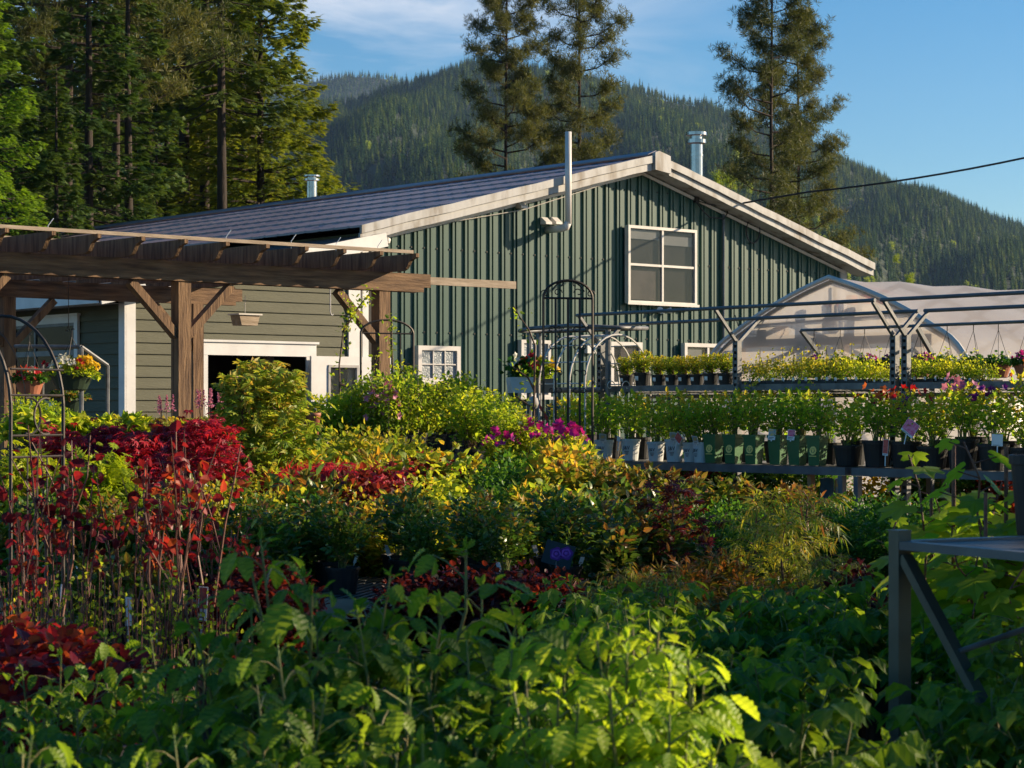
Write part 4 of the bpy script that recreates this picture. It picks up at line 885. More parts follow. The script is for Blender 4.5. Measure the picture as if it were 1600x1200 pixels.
mb = MB(); mb.tube([(0, 0, PB + .21), (0, 0, z - .02), (0, 0, z - .23), (.01, 0, z - .26), (.03, 0, z - .265), (.04, 0, z - .25)], .007, 5); mb.build('hook', M('white'), hk)
x, d = SP(107, 2.2); hk = empty('hanging_chain', tuple(per_.matrix_basis @ Vector((x, 2.2, 0))), ANG); tag(hk, 'thin dark wire with a double hook hanging before the annex window', 'hook')
z = TOP(517, d); mb = MB(); mb.tube([(0, 0, PB + .21), (0, 0, z + .05)], .004, 4)
for sg in (-1, 1): mb.tube([(0, 0, z + .05), (sg * .015, 0, z), (sg * .03, 0, z - .01), (sg * .035, 0, z + .02)], .004, 4)
mb.build('wire', M('steeldark'), hk)

# ------------------------------------------------------------------ greenhouse: local x across the end wall (towards the viewer's east), local y along its length
GP = XY(1297, 22.5); gh = empty('hoop_greenhouse', (GP[0], GP[1], 0), ANG - R(90)); tag(gh, 'hoop greenhouse of milky plastic film beside the green building', 'greenhouse')
def SG(px): return on_line(px, GP, Qv)
GT = TOP(433, 22.5); prof = [(0, GT)]
for pl, yl, pr, yr in ((1250, 455, 1345, 449), (1200, 483, 1400, 474), (1155, 520, 1455, 500), (1118, 557, 1500, 530)):
    a, da = SG(pl); b, db = SG(pr); prof.append(((b - a) / 2, (TOP(yl, da) + TOP(yr, db)) / 2))
prof += [(prof[-1][0] + .32, prof[-1][1] - .5), (prof[-1][0] + .48, prof[-1][1] - 1.0), (prof[-1][0] + .52, 0)]
arch = [(-x, z) for x, z in prof[::-1]] + prof[1:]; GL = 13.0
def smooth(c, n=4):
    P = [Vector(p) for p in c]; out = []
    for i in range(len(P) - 1):
        p0, p1, p2, p3 = P[max(i - 1, 0)], P[i], P[i + 1], P[min(i + 2, len(P) - 1)]
        for k in range(n):
            t = k / n; out.append(.5 * ((2 * p1) + (p2 - p0) * t + (2 * p0 - 5 * p1 + 4 * p2 - p3) * t * t + (3 * p1 - p0 - 3 * p2 + p3) * t ** 3))
    return [tuple(p) for p in out] + [tuple(P[-1])]
mb = MB(); mb.box(-prof[-1][0], prof[-1][0], .1, GL, .004, .02); mb.build('floor', M('stone'), gh)  # pale floor added as a reflector to brighten the film from within
half = smooth(prof); hwz = lambda z: float(np.interp(-z, [-p[1] for p in half], [p[0] for p in half])) * .95; arch = [(-x, z) for x, z in half[::-1]] + half[1:]; K = len(arch)
mb = MB(); g = rng(9); ny = 22; v = []
for j in range(ny + 1):
    for x, z in arch: s = 1 - .012 * (j % 2) * (1 if z > .5 else 0); v.append((x * s, GL * j / ny, z * s))
mb.raw(v, [(j * K + i, (j + 1) * K + i, (j + 1) * K + i + 1, j * K + i + 1) for j in range(ny) for i in range(K - 1)]); mb.build('roof_film', M('film'), gh, True)
for y in (.03, GL):
    mb = MB(); mb.raw([(x * .99, y, z * .99) for x, z in arch], [tuple(range(K))]); mb.build('end_film', M('endfilm'), gh)
for y in [GL * j / 11 for j in range(12)]:
    mb = MB(); mb.tube([(x * .985, y + (.06 if y == 0 else 0), z * .985) for x, z in arch], .03, 7); mb.build('hoop', M('galv'), gh)
mb = MB(); mb.tube([(x, -.02, z) for x, z in arch], .026, 7); mb.build('end_hoop', M('vinyl'), gh)
mb = MB(); mb.tube([(0, .08, GT - .1), (0, .08, TOP(500, 22.5))], .02, 6); mb.tube([(-hwz(TOP(502, 22.5)), .09, TOP(502, 22.5)), (hwz(TOP(494, 22.5)), .09, TOP(494, 22.5))], .022, 6)
hw = prof[3][0]; zc = TOP(530, 22.5); mb.tube([(-hwz(zc - .3), .1, zc - .45), (-.25, .1, zc - .02)], .025, 6); mb.tube([(-hw + .3, .1, zc - .5), (-.2, .1, zc - .08)], .025, 6); mb.tube([(.9, .1, TOP(505, 21.3)), (hwz(1.0), .1, 1.0)], .02, 6); mb.build('end_bracing', M('galv'), gh)
mb = MB(); zc = TOP(528, 22.5)
mb.box(-hwz(zc + .06), hwz(zc + .06), .13, .17, zc - .07, zc + .05); mb.box(-1.55, -1.42, .12, .2, 0, zc - .07); mb.box(.0, .1, .12, .2, 0, zc - .07); mb.box(-.42, -.34, .12, .2, 0, zc - .07); mb.box(1.05, 1.15, .12, .2, 0, zc - .07); mb.box(-1.2, -.9, .14, .34, zc + .05, zc + .16); mb.build('end_framing', M('interiorwood'), gh)
for xx, h in ((-.28, .30), (.42, .28)):
    z = TOP(476, 22.5); mb = MB(); mb.tube([(xx, .35, z), (xx, .37, z - h * .8), (xx + .03, .38, z - h)], .065, 10, 0); mb.tube([(xx, .35, z + .06), (xx, .35, z)], .075, 10, 1); mb.build('air_duct', [M('white'), M('red')], gh)
mb = MB(); z = TOP(492, 22.5); mb.box(.06, .26, .22, .4, z - .06, z + .10, 0); mb.lathe([(.045, 0), (.045, .02), (.001, .02)], 12, (.16, .22, z + .01), 1, axis=(0, -1, 0)); mb.box(.02, .10, .24, .34, z + .12, z + .22, 2); mb.box(.2, .28, .24, .34, z + .12, z + .22, 2); mb.build('blower', [M('white'), M('black'), M('red')], gh)
mb = MB(); mb.tube([(-1.5, .1, zc + .3), (-1.42, .1, zc + .1), (-1.1, .1, zc + .06), (-.95, .1, zc + .26)], .008, 4); mb.tube([(-.6, .1, zc + .28), (-.66, .1, zc + .1), (-.8, .1, zc - .05)], .006, 4); mb.build('cord', M('cable'), gh)

# ------------------------------------------------------------------ display racks: local x towards the viewer's east along the front edge, local y to the back
BH = .81; R0d = (EYE - BH) * FPX / 90; R0 = XY(1327, R0d)
def SR(px, yo=0.0): return on_line(px, (R0[0] + Bv[0] * yo, R0[1] + Bv[1] * yo), Qv)
UH = TOP(600, SR(1250, .5)[1])
def slat_deck(mb, x0, x1, y0, y1, z0, z1, m=0, step=.055):
    x = x0
    while x < x1 - .03: mb.bar((x, y0, z0), (x + .0, y1, z1), .020, .004, m); x += step
    for y in np.linspace(y0, y1, 5)[1:-1]: f = (y - y0) / (y1 - y0); mb.bar((x0, y, z0 + (z1 - z0) * f - .006), (x1, y, z0 + (z1 - z0) * f - .006), .014, .006, m)
def rack(x0, x1, posts, label):
    t = empty('plant_rack', (R0[0], R0[1], 0), ANG - R(90)); tag(t, label, 'plant rack', 'display racks for potted roses')
    mb = MB(); mb.bar((x0, .0, BH - .03), (x1, .0, BH - .03), .035, .055); mb.bar((x0, .95, BH - .03), (x1, .95, BH - .03), .035, .055); mb.bar((x0 + .017, .02, BH - .03), (x0 + .017, .93, BH - .03), .035, .055); mb.bar((x1 - .017, .02, BH - .03), (x1 - .017, .93, BH - .03), .035, .055); mb.build('bench_frame', M('steelgrey'), t)
    mb = MB(); slat_deck(mb, x0 + .04, x1 - .04, .02, .93, BH - .004, BH - .004); mb.build('bench_deck', M('steelgrey'), t)
    for x in (x0 + .04, x1 - .04):
        for y in (.0, .95): mb = MB(); mb.box(x - .02, x + .02, y - .022, y + .022, 0, BH - .06); mb.build('leg', M('steelgrey'), t)
    ua, ub = posts[0], posts[-1]
    mb = MB(); mb.bar((ua, .5, UH - .02), (ub, .5, UH - .02), .03, .045); mb.bar((ua, 1.0, UH - .08), (ub, 1.0, UH - .08), .03, .03); mb.build('shelf_frame', M('galv'), t)
    mb = MB(); slat_deck(mb, ua + .02, ub - .02, .51, 1.0, UH + .0, UH - .06, step=.04); mb.build('shelf_deck', M('galv'), t)
    for a, b in zip(posts[:-1], posts[1:]):
        for q, e in ((a, a + .32), (b, b - .32)): mb = MB(); mb.bar((q, .52, UH - .24), (e, .96, UH - .085), .014, .014); mb.build('shelf_brace', M('galv'), t)
    ph = TOP(524, SR(1405, .5)[1])
    for x in posts:
        mb = MB()                       # slotted upright: two flanges and a web of rungs
        mb.box(x - .025, x - .015, .455, .50, 0, ph); mb.box(x + .015, x + .025, .455, .50, 0, ph); mb.box(x - .015, x + .015, .49, .50, 0, ph)
        z = .1
        while z < ph: mb.box(x - .015, x + .015, .458, .466, z, z + .026); z += .048
        mb.build('post', M('galv'), t)
        for sg in (-1, 1): mb = MB(); mb.bar((x, .48, ph - .02), (x, .48 + sg * .235, ph + .195 - sg * .03), .022, .022, up=(1, 0, 0)); mb.build('arm', M('galv'), t)
    for sg in (-1, 1): mb = MB(); mb.tube([(ua - .03, .48 + sg * .235, ph + .205 - sg * .03), (ub + .02, .48 + sg * .235, ph + .205 - sg * .03)], .0135, 8); mb.build('rail', M('steelgrey'), t)
    return t
p1 = [SR(942, .5)[0], SR(1155, .5)[0], SR(1401, .5)[0]]; p2 = SR(1419, .5)[0]
RK = rack(SR(858)[0], SR(1323)[0], p1, 'long two-level steel rack with white and green rose pots on its lower bench')
rack(SR(1333)[0], SR(1333)[0] + 3.3, [p2, p2 + 1.55, p2 + 3.1], 'two-level steel rack with black rose pots beside the yellow daisy bush')
def onrack(px, y, z, unit=0):
    x, d = SR(px, y); return (R0[0] + Qv[0] * x + Bv[0] * y, R0[1] + Qv[1] * x + Bv[1] * y, z)

# ------------------------------------------------------------------ trees behind the buildings
TREES = {}
def tree_kind(key, name, parts, leaf, bark):
    tr, cr = parts; root = empty(name); tr.build('trunk', M(bark), root, True); cr.build('crown', [M(leaf), M(bark)], root); root['category'] = 'tree'
    TREES[key] = dict(root=root, used=False, tree=subtree(root))
def tree(key, px, d, s=1.0, label=None, group=None, rz=None, sz=None, z=0.0, xy=None):
    k = TREES[key]; o = k['root'] if not k['used'] else copy_tree(k['root'], k['tree']); k['used'] = True
    x, y = xy or XY(px, d); o.location = (x, y, z); o.rotation_euler = (0, 0, random.uniform(0, 6.28) if rz is None else rz); o.scale = (s, s, sz or s); o['category'] = 'tree'
    if label: o['label'] = label
    if group: o['group'] = group
    return o
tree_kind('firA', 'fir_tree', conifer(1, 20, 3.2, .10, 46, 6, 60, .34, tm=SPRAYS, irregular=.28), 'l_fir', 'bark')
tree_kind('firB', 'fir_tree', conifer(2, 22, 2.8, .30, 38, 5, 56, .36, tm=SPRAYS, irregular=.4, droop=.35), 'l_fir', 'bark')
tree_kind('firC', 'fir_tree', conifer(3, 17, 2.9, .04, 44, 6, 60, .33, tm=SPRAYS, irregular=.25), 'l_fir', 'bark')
tree_kind('gold', 'fir_tree', conifer(4, 17, 3.8, .06, 48, 7, 150, .24, tm=SPRAYS, irregular=.22, power=.75, droop=.18), 'l_firlit', 'bark')
tree_kind('goldS', 'fir_tree', conifer(5, 9.5, 2.1, .06, 34, 6, 100, .22, tm=SPRAYS, irregular=.2, power=.8), 'l_firlit', 'bark')
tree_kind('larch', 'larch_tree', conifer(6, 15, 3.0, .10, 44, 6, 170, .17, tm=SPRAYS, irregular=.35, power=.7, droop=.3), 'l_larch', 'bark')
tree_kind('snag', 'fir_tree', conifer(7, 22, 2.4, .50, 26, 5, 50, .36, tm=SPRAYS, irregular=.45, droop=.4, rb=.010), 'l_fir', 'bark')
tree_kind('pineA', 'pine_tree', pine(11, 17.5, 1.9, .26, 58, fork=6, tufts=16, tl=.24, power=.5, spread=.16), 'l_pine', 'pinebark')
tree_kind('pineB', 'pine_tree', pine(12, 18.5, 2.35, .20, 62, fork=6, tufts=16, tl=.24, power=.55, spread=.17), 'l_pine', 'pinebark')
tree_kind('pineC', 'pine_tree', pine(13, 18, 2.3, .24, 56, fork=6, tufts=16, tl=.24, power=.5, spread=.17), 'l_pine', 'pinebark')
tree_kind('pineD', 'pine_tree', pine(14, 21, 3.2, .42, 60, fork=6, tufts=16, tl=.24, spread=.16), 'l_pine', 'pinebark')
tree('pineA', 792, 78, .98, 'tall dark pine rising behind the roof, standing west of the vent pipe', 'pines behind the green building', 1.0)
tree('pineB', 905, 80, 1.02, 'broad pine lit at its tips, rising behind the tall grey vent pipe', 'pines behind the green building', 2.2)
tree('pineC', 1207, 72, .96, 'open pine with a bare lower trunk behind the east slope of the roof', 'pines behind the green building', .4)
tree('pineC', 1246, 75, .85, 'shorter pine close against the open pine with the bare trunk', 'pines behind the green building', 3.4)
wood = 'conifers of the wood behind the annex'
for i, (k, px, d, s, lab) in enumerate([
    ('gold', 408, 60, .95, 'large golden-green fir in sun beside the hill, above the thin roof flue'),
    ('goldS', 508, 60, .80, 'small golden sunlit fir at the edge of the wood, lowest before the blue hill'),
    ('gold', 335, 66, .9, 'golden sunlit fir half hidden behind the large sunlit fir'),
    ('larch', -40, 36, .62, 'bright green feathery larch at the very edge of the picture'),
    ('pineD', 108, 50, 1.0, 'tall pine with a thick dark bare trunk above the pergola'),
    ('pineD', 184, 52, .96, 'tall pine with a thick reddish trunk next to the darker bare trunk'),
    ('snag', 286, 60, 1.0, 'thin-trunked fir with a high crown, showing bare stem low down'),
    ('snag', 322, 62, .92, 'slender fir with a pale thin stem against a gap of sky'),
    ('snag', 345, 57, .85, 'slim dark fir stem just before the sunlit golden firs'),
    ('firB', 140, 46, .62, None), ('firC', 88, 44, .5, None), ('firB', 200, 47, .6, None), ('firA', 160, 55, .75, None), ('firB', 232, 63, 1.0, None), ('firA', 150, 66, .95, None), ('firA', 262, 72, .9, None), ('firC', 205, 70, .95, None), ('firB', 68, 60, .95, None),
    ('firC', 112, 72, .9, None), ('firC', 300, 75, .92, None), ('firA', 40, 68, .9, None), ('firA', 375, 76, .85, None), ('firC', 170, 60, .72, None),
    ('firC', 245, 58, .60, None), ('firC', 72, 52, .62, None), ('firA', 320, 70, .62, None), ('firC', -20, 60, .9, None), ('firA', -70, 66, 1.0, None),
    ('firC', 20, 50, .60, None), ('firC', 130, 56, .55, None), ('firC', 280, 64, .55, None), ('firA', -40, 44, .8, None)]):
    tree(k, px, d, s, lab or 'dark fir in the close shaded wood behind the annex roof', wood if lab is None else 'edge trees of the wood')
tree('firC', 1383, 230, .62, 'dark distant fir just past the low end of the green gable', 'distant firs by the hill foot')
tree('firC', 1405, 250, .5, 'smaller distant fir beside the dark one past the gable end', 'distant firs by the hill foot')
tree('firC', 1546, 210, .60, 'pointed distant fir standing above the greenhouse roof', 'distant firs by the hill foot')
tree('firC', 1567, 230, .42, 'small distant fir next to the pointed one above the greenhouse', 'distant firs by the hill foot')
def broad_tree(seed, h, r):
    g = rng(seed); tr, cr = MB(), MB(); tr.tube([(0, 0, 0), (.1, 0, h * .5), (0, .1, h * .85)], [h * .02, h * .014, .02], 7, 0)
    n = 1500; c = g.normal(size=(26, 3)) * A_((r * .42, r * .42, h * .19)) + A_((0, 0, h * .62)); w = g.integers(0, 26, n)
    p = c[w] + g.normal(size=(n, 3)) * r * .17; cr.leaf(OVW, p, g.normal(size=(n, 3)), g.normal(size=(n, 3)), .30, g.random(n), 0); return tr, cr
tree_kind('aspen', 'aspen_tree', broad_tree(41, 8, 2.6), 'l_yellowtree', 'bark')
for (px, top, d, lab), w in zip( ((1121, 268, 190, 'small yellow-green tree on the hill foot above the east roof slope'), (1142, 266, 195, 'yellow-green tree leaning beside the open pine'), (1401, 398, 260, 'round bright lime tree low on the hillside'), (1421, 428, 240, 'low lime bush at the hill foot above the greenhouse')), (24, 28, 13, 18)):
    s_ = w * d / 16900; tree('aspen', px, d, s_, lab, 'bright young trees on the hill foot', z=TOP(top, d) - 7.4 * s_)
SHADERS = [('firC', 8.7, 6.35, .46), ('firC', 8.8, 7.9, .50), ('firC', 8.7, 9.3, .34), ('firC', 8.9, 10.3, .31), ('firC', 8.7, 4.1, .46), ('firC', 8.9, 2.4, .46), ('pineA', 9.4, 11.7, .33)]
# conifers standing beyond the frame to the east: they keep the evening sun off the beds nearest the viewer
for k, x, y, s in SHADERS:
    tree(k, 0, 0, s, 'tall fir shading the near beds from the east', 'firs east of the beds', xy=(x, y))
# power line to the gable
x, d = SB(1131); a = Vector((C0[0] + Bv[0] * x + Qv[0] * .1, C0[1] + Bv[1] * x + Qv[1] * .1, TOP(322, d))); b = PX(1700, 224, 30); c1 = PX(1262, 300, d - 1.0)
mb = MB(); P3 = [a, c1] + [c1.lerp(b, t) - Vector((0, 0, .35 * 4 * t * (1 - t) * .22)) for t in np.linspace(.1, 1, 10)]; mb.tube(P3, .016, 6); tag(mb.build('power_line', M('cable')), 'black power line running from the gable wall across the sky', 'cable')

# ------------------------------------------------------------------ trellises and pipe rack
def curl(mb, x, y, z, r, sx, sz, rad=.004):
    mb.tube([(x + sx * r * (1 - t / 7) * math.cos(t), y, z + sz * r * (1 - t / 7) * math.sin(t)) for t in np.linspace(0, 5.2, 14)], rad, 4)
TD = 15.2; px0, px1 = 848, 927
tx, ty = XY((px0 + px1) / 2, TD); tr = empty('trellis', (tx, ty, 0), R(12)); tag(tr, 'tall arched iron trellis with small scrolls before the green wall', 'trellis')
w2 = (px1 - px0) / FPX * TD / 2; zb, zt = TOP(466, TD), TOP(438, TD)
mb = MB(); mb.tube([(-w2, 0, 0), (-w2, 0, zb)], .010, 6); mb.tube([(w2, 0, 0), (w2, 0, zb)], .010, 6); mb.tube([(-w2, 0, zb), (w2, 0, zb)], .009, 6)
mb.tube([(w2 * math.cos(a), 0, zb + (zt - zb) * math.sin(a)) for a in np.linspace(0, math.pi, 17)], .010, 6); mb.tube([(w2 * .72 * math.cos(a), 0, zb + (zt - zb) * .96 * math.sin(a)) for a in np.linspace(.4, math.pi - .4, 13)], .006, 5)
for f in (-.5, 0, .48): mb.tube([(w2 * f, 0, 0), (w2 * f, 0, zb)], .009, 5)
mb.build('frame', M('steeldark'), tr)
for f in (-.5, .48):
    mb = MB()
    for z in (zb - .26, zb - .58): curl(mb, w2 * f - .03, 0, z + .03, .03, 1, 1); curl(mb, w2 * f + .03, 0, z + .03, .03, -1, 1); curl(mb, w2 * f - .03, 0, z - .09, .028, 1, -1); curl(mb, w2 * f + .03, 0, z - .09, .028, -1, -1)
    mb.build('scroll', M('steeldark'), tr)
mb = MB()
for sg in (-1, 1): curl(mb, sg * w2 * .92, 0, zb + .03, .035, sg, 1); curl(mb, sg * w2 * .42, 0, zb + .04, .035, -sg, 1); curl(mb, sg * w2 * .30, 0, zb + .10, .03, sg, 1)
mb.build('top_scroll', M('steeldark'), tr)
TD = 16.6; tx, ty = XY(930, TD); tr = empty('garden_arch', (tx, ty, 0), R(38)); tag(tr, 'pale round-topped wire garden arch behind the tall iron trellis', 'garden arch')
w2 = .34; z0, zt = TOP(600, TD), TOP(524, TD)
for yy in (-.28, -.09, .1, .29):
    mb = MB(); mb.tube([(-w2, yy, 0), (-w2, yy, z0)] + [(-w2 * math.cos(a), yy, z0 + (zt - z0) * math.sin(a)) for a in np.linspace(.15, math.pi - .15, 15)] + [(w2, yy, z0), (w2, yy, 0)], .008, 5); mb.build('hoop', M('vinyl'), tr)
mb = MB()
for a in np.linspace(0, math.pi, 8): mb.tube([(-w2 * math.cos(a), -.28, z0 + (zt - z0) * math.sin(a)), (-w2 * math.cos(a), .29, z0 + (zt - z0) * math.sin(a))], .005, 4)
for k in range(4): curl(mb, -w2 + .08 + .17 * k, -.29, z0 - .02, .05, 1 if k % 2 else -1, 1, .004)
mb.build('cross_wire', M('vinyl'), tr)
TD = 17.5; tx, ty = XY(605, TD); tr = empty('trellis', (tx, ty, 0), R(25)); tag(tr, 'dark arched garden trellis half behind the pergola post by the small window', 'trellis')
w2 = 44 / FPX * TD; z0, zt = TOP(521, TD), TOP(500, TD)
mb = MB(); mb.tube([(-w2, 0, 0), (-w2, 0, z0)] + [(-w2 * math.cos(a), 0, z0 + (zt - z0) * math.sin(a)) for a in np.linspace(.1, math.pi - .1, 13)] + [(w2, 0, z0), (w2, 0, 0)], .010, 6); mb.tube([(-w2, 0, z0), (w2, 0, z0)], .007, 5); mb.tube([(w2 * .5, 0, 0), (w2 * .5, 0, z0)], .006, 5); curl(mb, w2 * .75, 0, z0 - .3, .06, 1, 1); mb.build('frame', M('steeldark'), tr)
# black arch at the near west side
TD = 8.6; tx, ty = XY(10, TD); tr = empty('garden_arch', (tx, ty, 0), R(-28)); tag(tr, 'black iron garden arch with scrollwork among the red-leaved canes', 'garden arch')
z0, zt, w2 = TOP(600, TD), TOP(490, TD), .165
for yy, q in ((-.16, 1), (.16, 1)):
    mb = MB(); mb.tube([(-w2 * 3, yy, 0), (-w2 * 3, yy, z0 - .1)] + [(-w2 + w2 * 2 * -math.cos(a), yy, z0 - .1 + (zt - z0 + .1) * math.sin(a)) for a in np.linspace(.05, math.pi - .05, 21)] + [(w2, yy, z0 - .1), (w2, yy, 0)], .0075, 6); mb.build('hoop', M('steeldark'), tr)
for f in (.82, .64, .46):
    mb = MB(); mb.tube([(-w2 + w2 * 2 * f * -math.cos(a), 0, z0 - .1 + (zt - z0 + .1) * f * 1.12 * math.sin(a)) for a in np.linspace(.05, math.pi - .05, 15)], .003, 4); mb.build('wire', M('steeldark'), tr)
mb = MB()
for z in (TOP(578, TD), TOP(618, TD), TOP(680, TD), TOP(713, TD)): mb.tube([(w2, -.16, z), (w2, .16, z)], .005, 5)
for y in (-.06, .0, .06): mb.tube([(w2, y, 0), (w2, y, TOP(713, TD))], .004, 5)
for y, s_ in ((-.05, 1), (.05, -1)): mb.tube([(w2, y + s_ * .07 * math.cos(a), TOP(650, TD) + .075 * math.sin(a)) for a in np.linspace(-1.9, 1.9, 14)], .005, 5)
mb.build('side_panel', M('steeldark'), tr)
# pipe rack with planter boxes, near the gable wall
TD = 17.0; a_, b_ = PX(812, 517, TD), PX(968, 512, TD - .6); pr = empty('pipe_rack', (a_.x, a_.y, 0)); tag(pr, 'grey pipe stand with a rounded top carrying flower boxes', 'pipe stand')
def L_(p): return Vector(p) - Vector((a_.x, a_.y, 0))
mb = MB(); back = Vector((.25, .5, .015))
A2, B2 = a_, b_; loop = [A2, A2 + (B2 - A2) * .1 + Vector((0, 0, .015)), A2.lerp(B2, .5) + Vector((0, 0, .03)), B2, B2 + back * .3, B2 + back, A2 + back, A2 + back * .4 + Vector((-.06, 0, 0)), A2]
mb.tube([L_(p) for p in loop], .017, 8); mb.build('top_rail', M('galv'), pr, True)
for p in (PX(827, 520, TD), PX(950, 512, TD - .5), PX(842, 520, TD + .5)): mb = MB(); mb.tube([L_((p.x, p.y, 0)), L_(p)], .022, 8); mb.build('leg', M('galv'), pr)
mb = MB(); mb.tube([L_(PX(827, 610, TD)), L_(PX(940, 609, TD - .5))], .022, 8); mb.build('lower_rail', M('galv'), pr)

# ------------------------------------------------------------------ planter boxes and hanging baskets
def plantbox(name, px, py, d, w, h, rz, fl, leafm, label, cat, boxm='whitepot', nfl=26, seed=1, ups=.14):
    p = PX(px, py, d); root = empty(name, p, rz); tag(root, label, cat)
    mb = MB(); mb.prism([(-w * .42, 0), (w * .42, 0), (w * .5, h), (-w * .5, h)], (0, -.09, 0), (1, 0, 0), (0, 0, 1), (0, .18, 0)); mb.build('box', M(boxm), root)
    f = MB(); g = rng(seed); n = 240; q = np.stack([g.normal(size=n) * w * .27, g.normal(size=n) * .06, h + ups * g.random(n)], 1); f.leaf(OVW, q, g.normal(size=(n, 3)) + A_((0, 0, .5)), A_((0, 0, 1)) + g.normal(size=(n, 3)) * .5, .05, g.random(n), 0); f.build('foliage', M(leafm), root)
    for i, (m, cx, r, nn, s) in enumerate(fl): f = MB(); bloom(f, seed + i, nn, r, h + ups + .03, 0, s, .10, .4, (cx, -.06)); f.build('blossom', M(m), root)
    return root
plantbox('flower_box', 813, 614, 16.6, .20, .125, .2, [('f_red', .06, .09, 16, .06), ('f_white', -.05, .045, 22, .05)], 'l_box', 'cream planter box of red geraniums on the pipe stand', 'flower box')
plantbox('flower_box', 846, 614, 16.9, .17, .115, .2, [('f_yel', .02, .11, 18, .055)], 'l_lime', 'grey planter box of yellow flowers on the pipe stand', 'flower box', 'steelgrey', seed=4)
def basket_kind(key, flowers, leafm, r=.15, potm='terra', wires=.42, hook=True, seed=2, spill=.0, tall=.14):
    root = empty('hanging_basket'); root['category'] = 'hanging basket'
    mb = MB(); mb.lathe([(.001, 0), (r * .62, 0), (r * .70, .01), (r * .97, .125), (r * 1.05, .13), (r * 1.06, .155), (r * .95, .155), (r * .93, .14)], 18); mb.lathe([(r * .94, .135), (.001, .14)], 18, m=1); mb.build('pot', [M(potm), M('soil')], root)
    if hook:
        mb = MB(); mb.tube([(0, 0, .155), (0, 0, .02), (.012, -.0, .0)], .0025, 4)
        for k in range(3): a = k * 2.09 + .4; mb.tube([(r * math.cos(a), r * math.sin(a), .15), (0, 0, .15 + wires)], .003, 4)
        mb.tube([(0, 0, .15 + wires), (0, 0, .22 + wires), (.012, 0, .235 + wires), (.024, 0, .22 + wires)], .006, 5); mb.build('hanger', M('steeldark'), root)
    f = MB(); g = rng(seed); n = 420; a = g.random(n) * 6.28; q = r * 1.25 * np.sqrt(g.random(n)); p = np.stack([q * np.cos(a), q * np.sin(a), .15 + tall * g.random(n) * (1.2 - q / r / 1.3) - spill * np.maximum(q / r - .8, 0)], 1)
    f.leaf(OVW, p, np.stack([np.cos(a) * .7, np.sin(a) * .7, np.full(n, .25)], 1) + g.normal(size=(n, 3)) * .5, A_((0, 0, 1)) + g.normal(size=(n, 3)) * .4, .045, g.random(n), 0); f.build('foliage', M(leafm), root)
    for i, (m, cx, cy_, rr, nn, s) in enumerate(flowers): f = MB(); bloom(f, seed * 7 + i, nn, rr, .17 + tall * .95, 0, s, .10, .6, (cx, cy_)); f.build('blossom', M(m), root)
    KIND[key] = dict(root=root, H=.4, used=False, tree=subtree(root), group=None, cat='hanging basket', fol=None)
basket_kind('b_green', [('f_white', .0, -.06, .10, 5, .06)], 'l_box', seed=2)
basket_kind('b_mag', [('f_mag', .03, -.05, .16, 26, .065), ('f_pur', -.05, -.03, .1, 8, .06)], 'l_box', seed=3)
basket_kind('b_dark', [('f_violet', 0, -.04, .15, 26, .065)], 'l_rose', seed=4)
basket_kind('b_pur', [('f_pur', 0, -.04, .13, 18, .065)], 'l_lime', seed=5)
basket_kind('b_mix', [('f_yel', .13, -.04, .13, 120, .045), ('f_white', -.06, -.10, .14, 130, .04), ('f_red', .09, -.17, .05, 9, .045), ('f_red', -.22, .0, .05, 8, .045)], 'l_lime', r=.20, potm='basketgreen', hook=True, wires=.34, seed=6, spill=.08)
basket_kind('b_redpink', [('f_red', 0, -.05, .15, 30, .055), ('f_or', -.06, -.08, .08, 8, .06), ('f_white', .03, -.12, .05, 5, .05)], 'l_box', r=.15, seed=7)
basket_kind('b_darkpot', [], 'l_rose', r=.17, potm='basketgreen', seed=8, wires=.3)
# hanging rail of the baskets behind the racks
ra, rb = PX(1252, 516, 16.6), PX(1640, 501, 13.8); hr = empty('hanging_rail', (ra.x, ra.y, 0)); tag(hr, 'thin steel rail on slanted arms with hanging baskets behind the racks', 'hanging rail')
o_ = Vector((ra.x, ra.y, 0)); mb = MB(); mb.tube([ra - o_, rb - o_], .012, 7); mb.build('rail', M('steelgrey'), hr)
for px, py, dx, dy in ((1252, 516, 27, 36), (1432, 510, 24, 42)):
    t = (px - 1252) / (1640 - 1252); d = 16.6 + (13.8 - 16.6) * t * 1.1; p = PX(px, py, d); q = PX(px + dx, py + dy, d + .1)
    mb = MB(); mb.bar(p - o_, q - o_, .03, .03); mb.bar(q - o_, Vector((q.x, q.y, 0)) - o_, .035, .035); mb.build('arm', M('steelgrey'), hr)
hb = 'hanging baskets on the rail behind the racks'
for i, (k, px, d, lab) in enumerate((('b_pur', 1272, 15.2, 'hanging basket with purple bloom at the west end of the rail'), ('b_green', 1313, 14.9, 'hanging basket of green leaves by the amber shrubs on the rack'), ('b_mag', 1351, 14.6, 'hanging basket with violet petunias next to the double rack post'),
    ('b_dark', 1392, 14.3, 'hanging basket of near-black petunias by the double rack post'), ('b_mag', 1437, 14.0, 'hanging basket with purple petunias just past the double rack post'), ('b_green', 1480, 13.7, 'hanging basket of small leaves above the yellow-green tray plants'),
    ('b_green', 1521, 13.35, 'small terracotta basket hanging behind the last tray plants'), ('b_green', 1560, 13.1, 'terracotta hanging basket with one white bloom before the greenhouse'), ('b_mag', 1604, 12.8, 'terracotta hanging basket of bright magenta petunias at the picture edge'))):
    d += 1.2; t = (px - 1252) / (1640 - 1252); zr = TOP(516 + (501 - 516) * t, d); x, y = XY(px, d)
    put(k, x, y, zr - .655 * .58, .58, label=lab, group=hb)
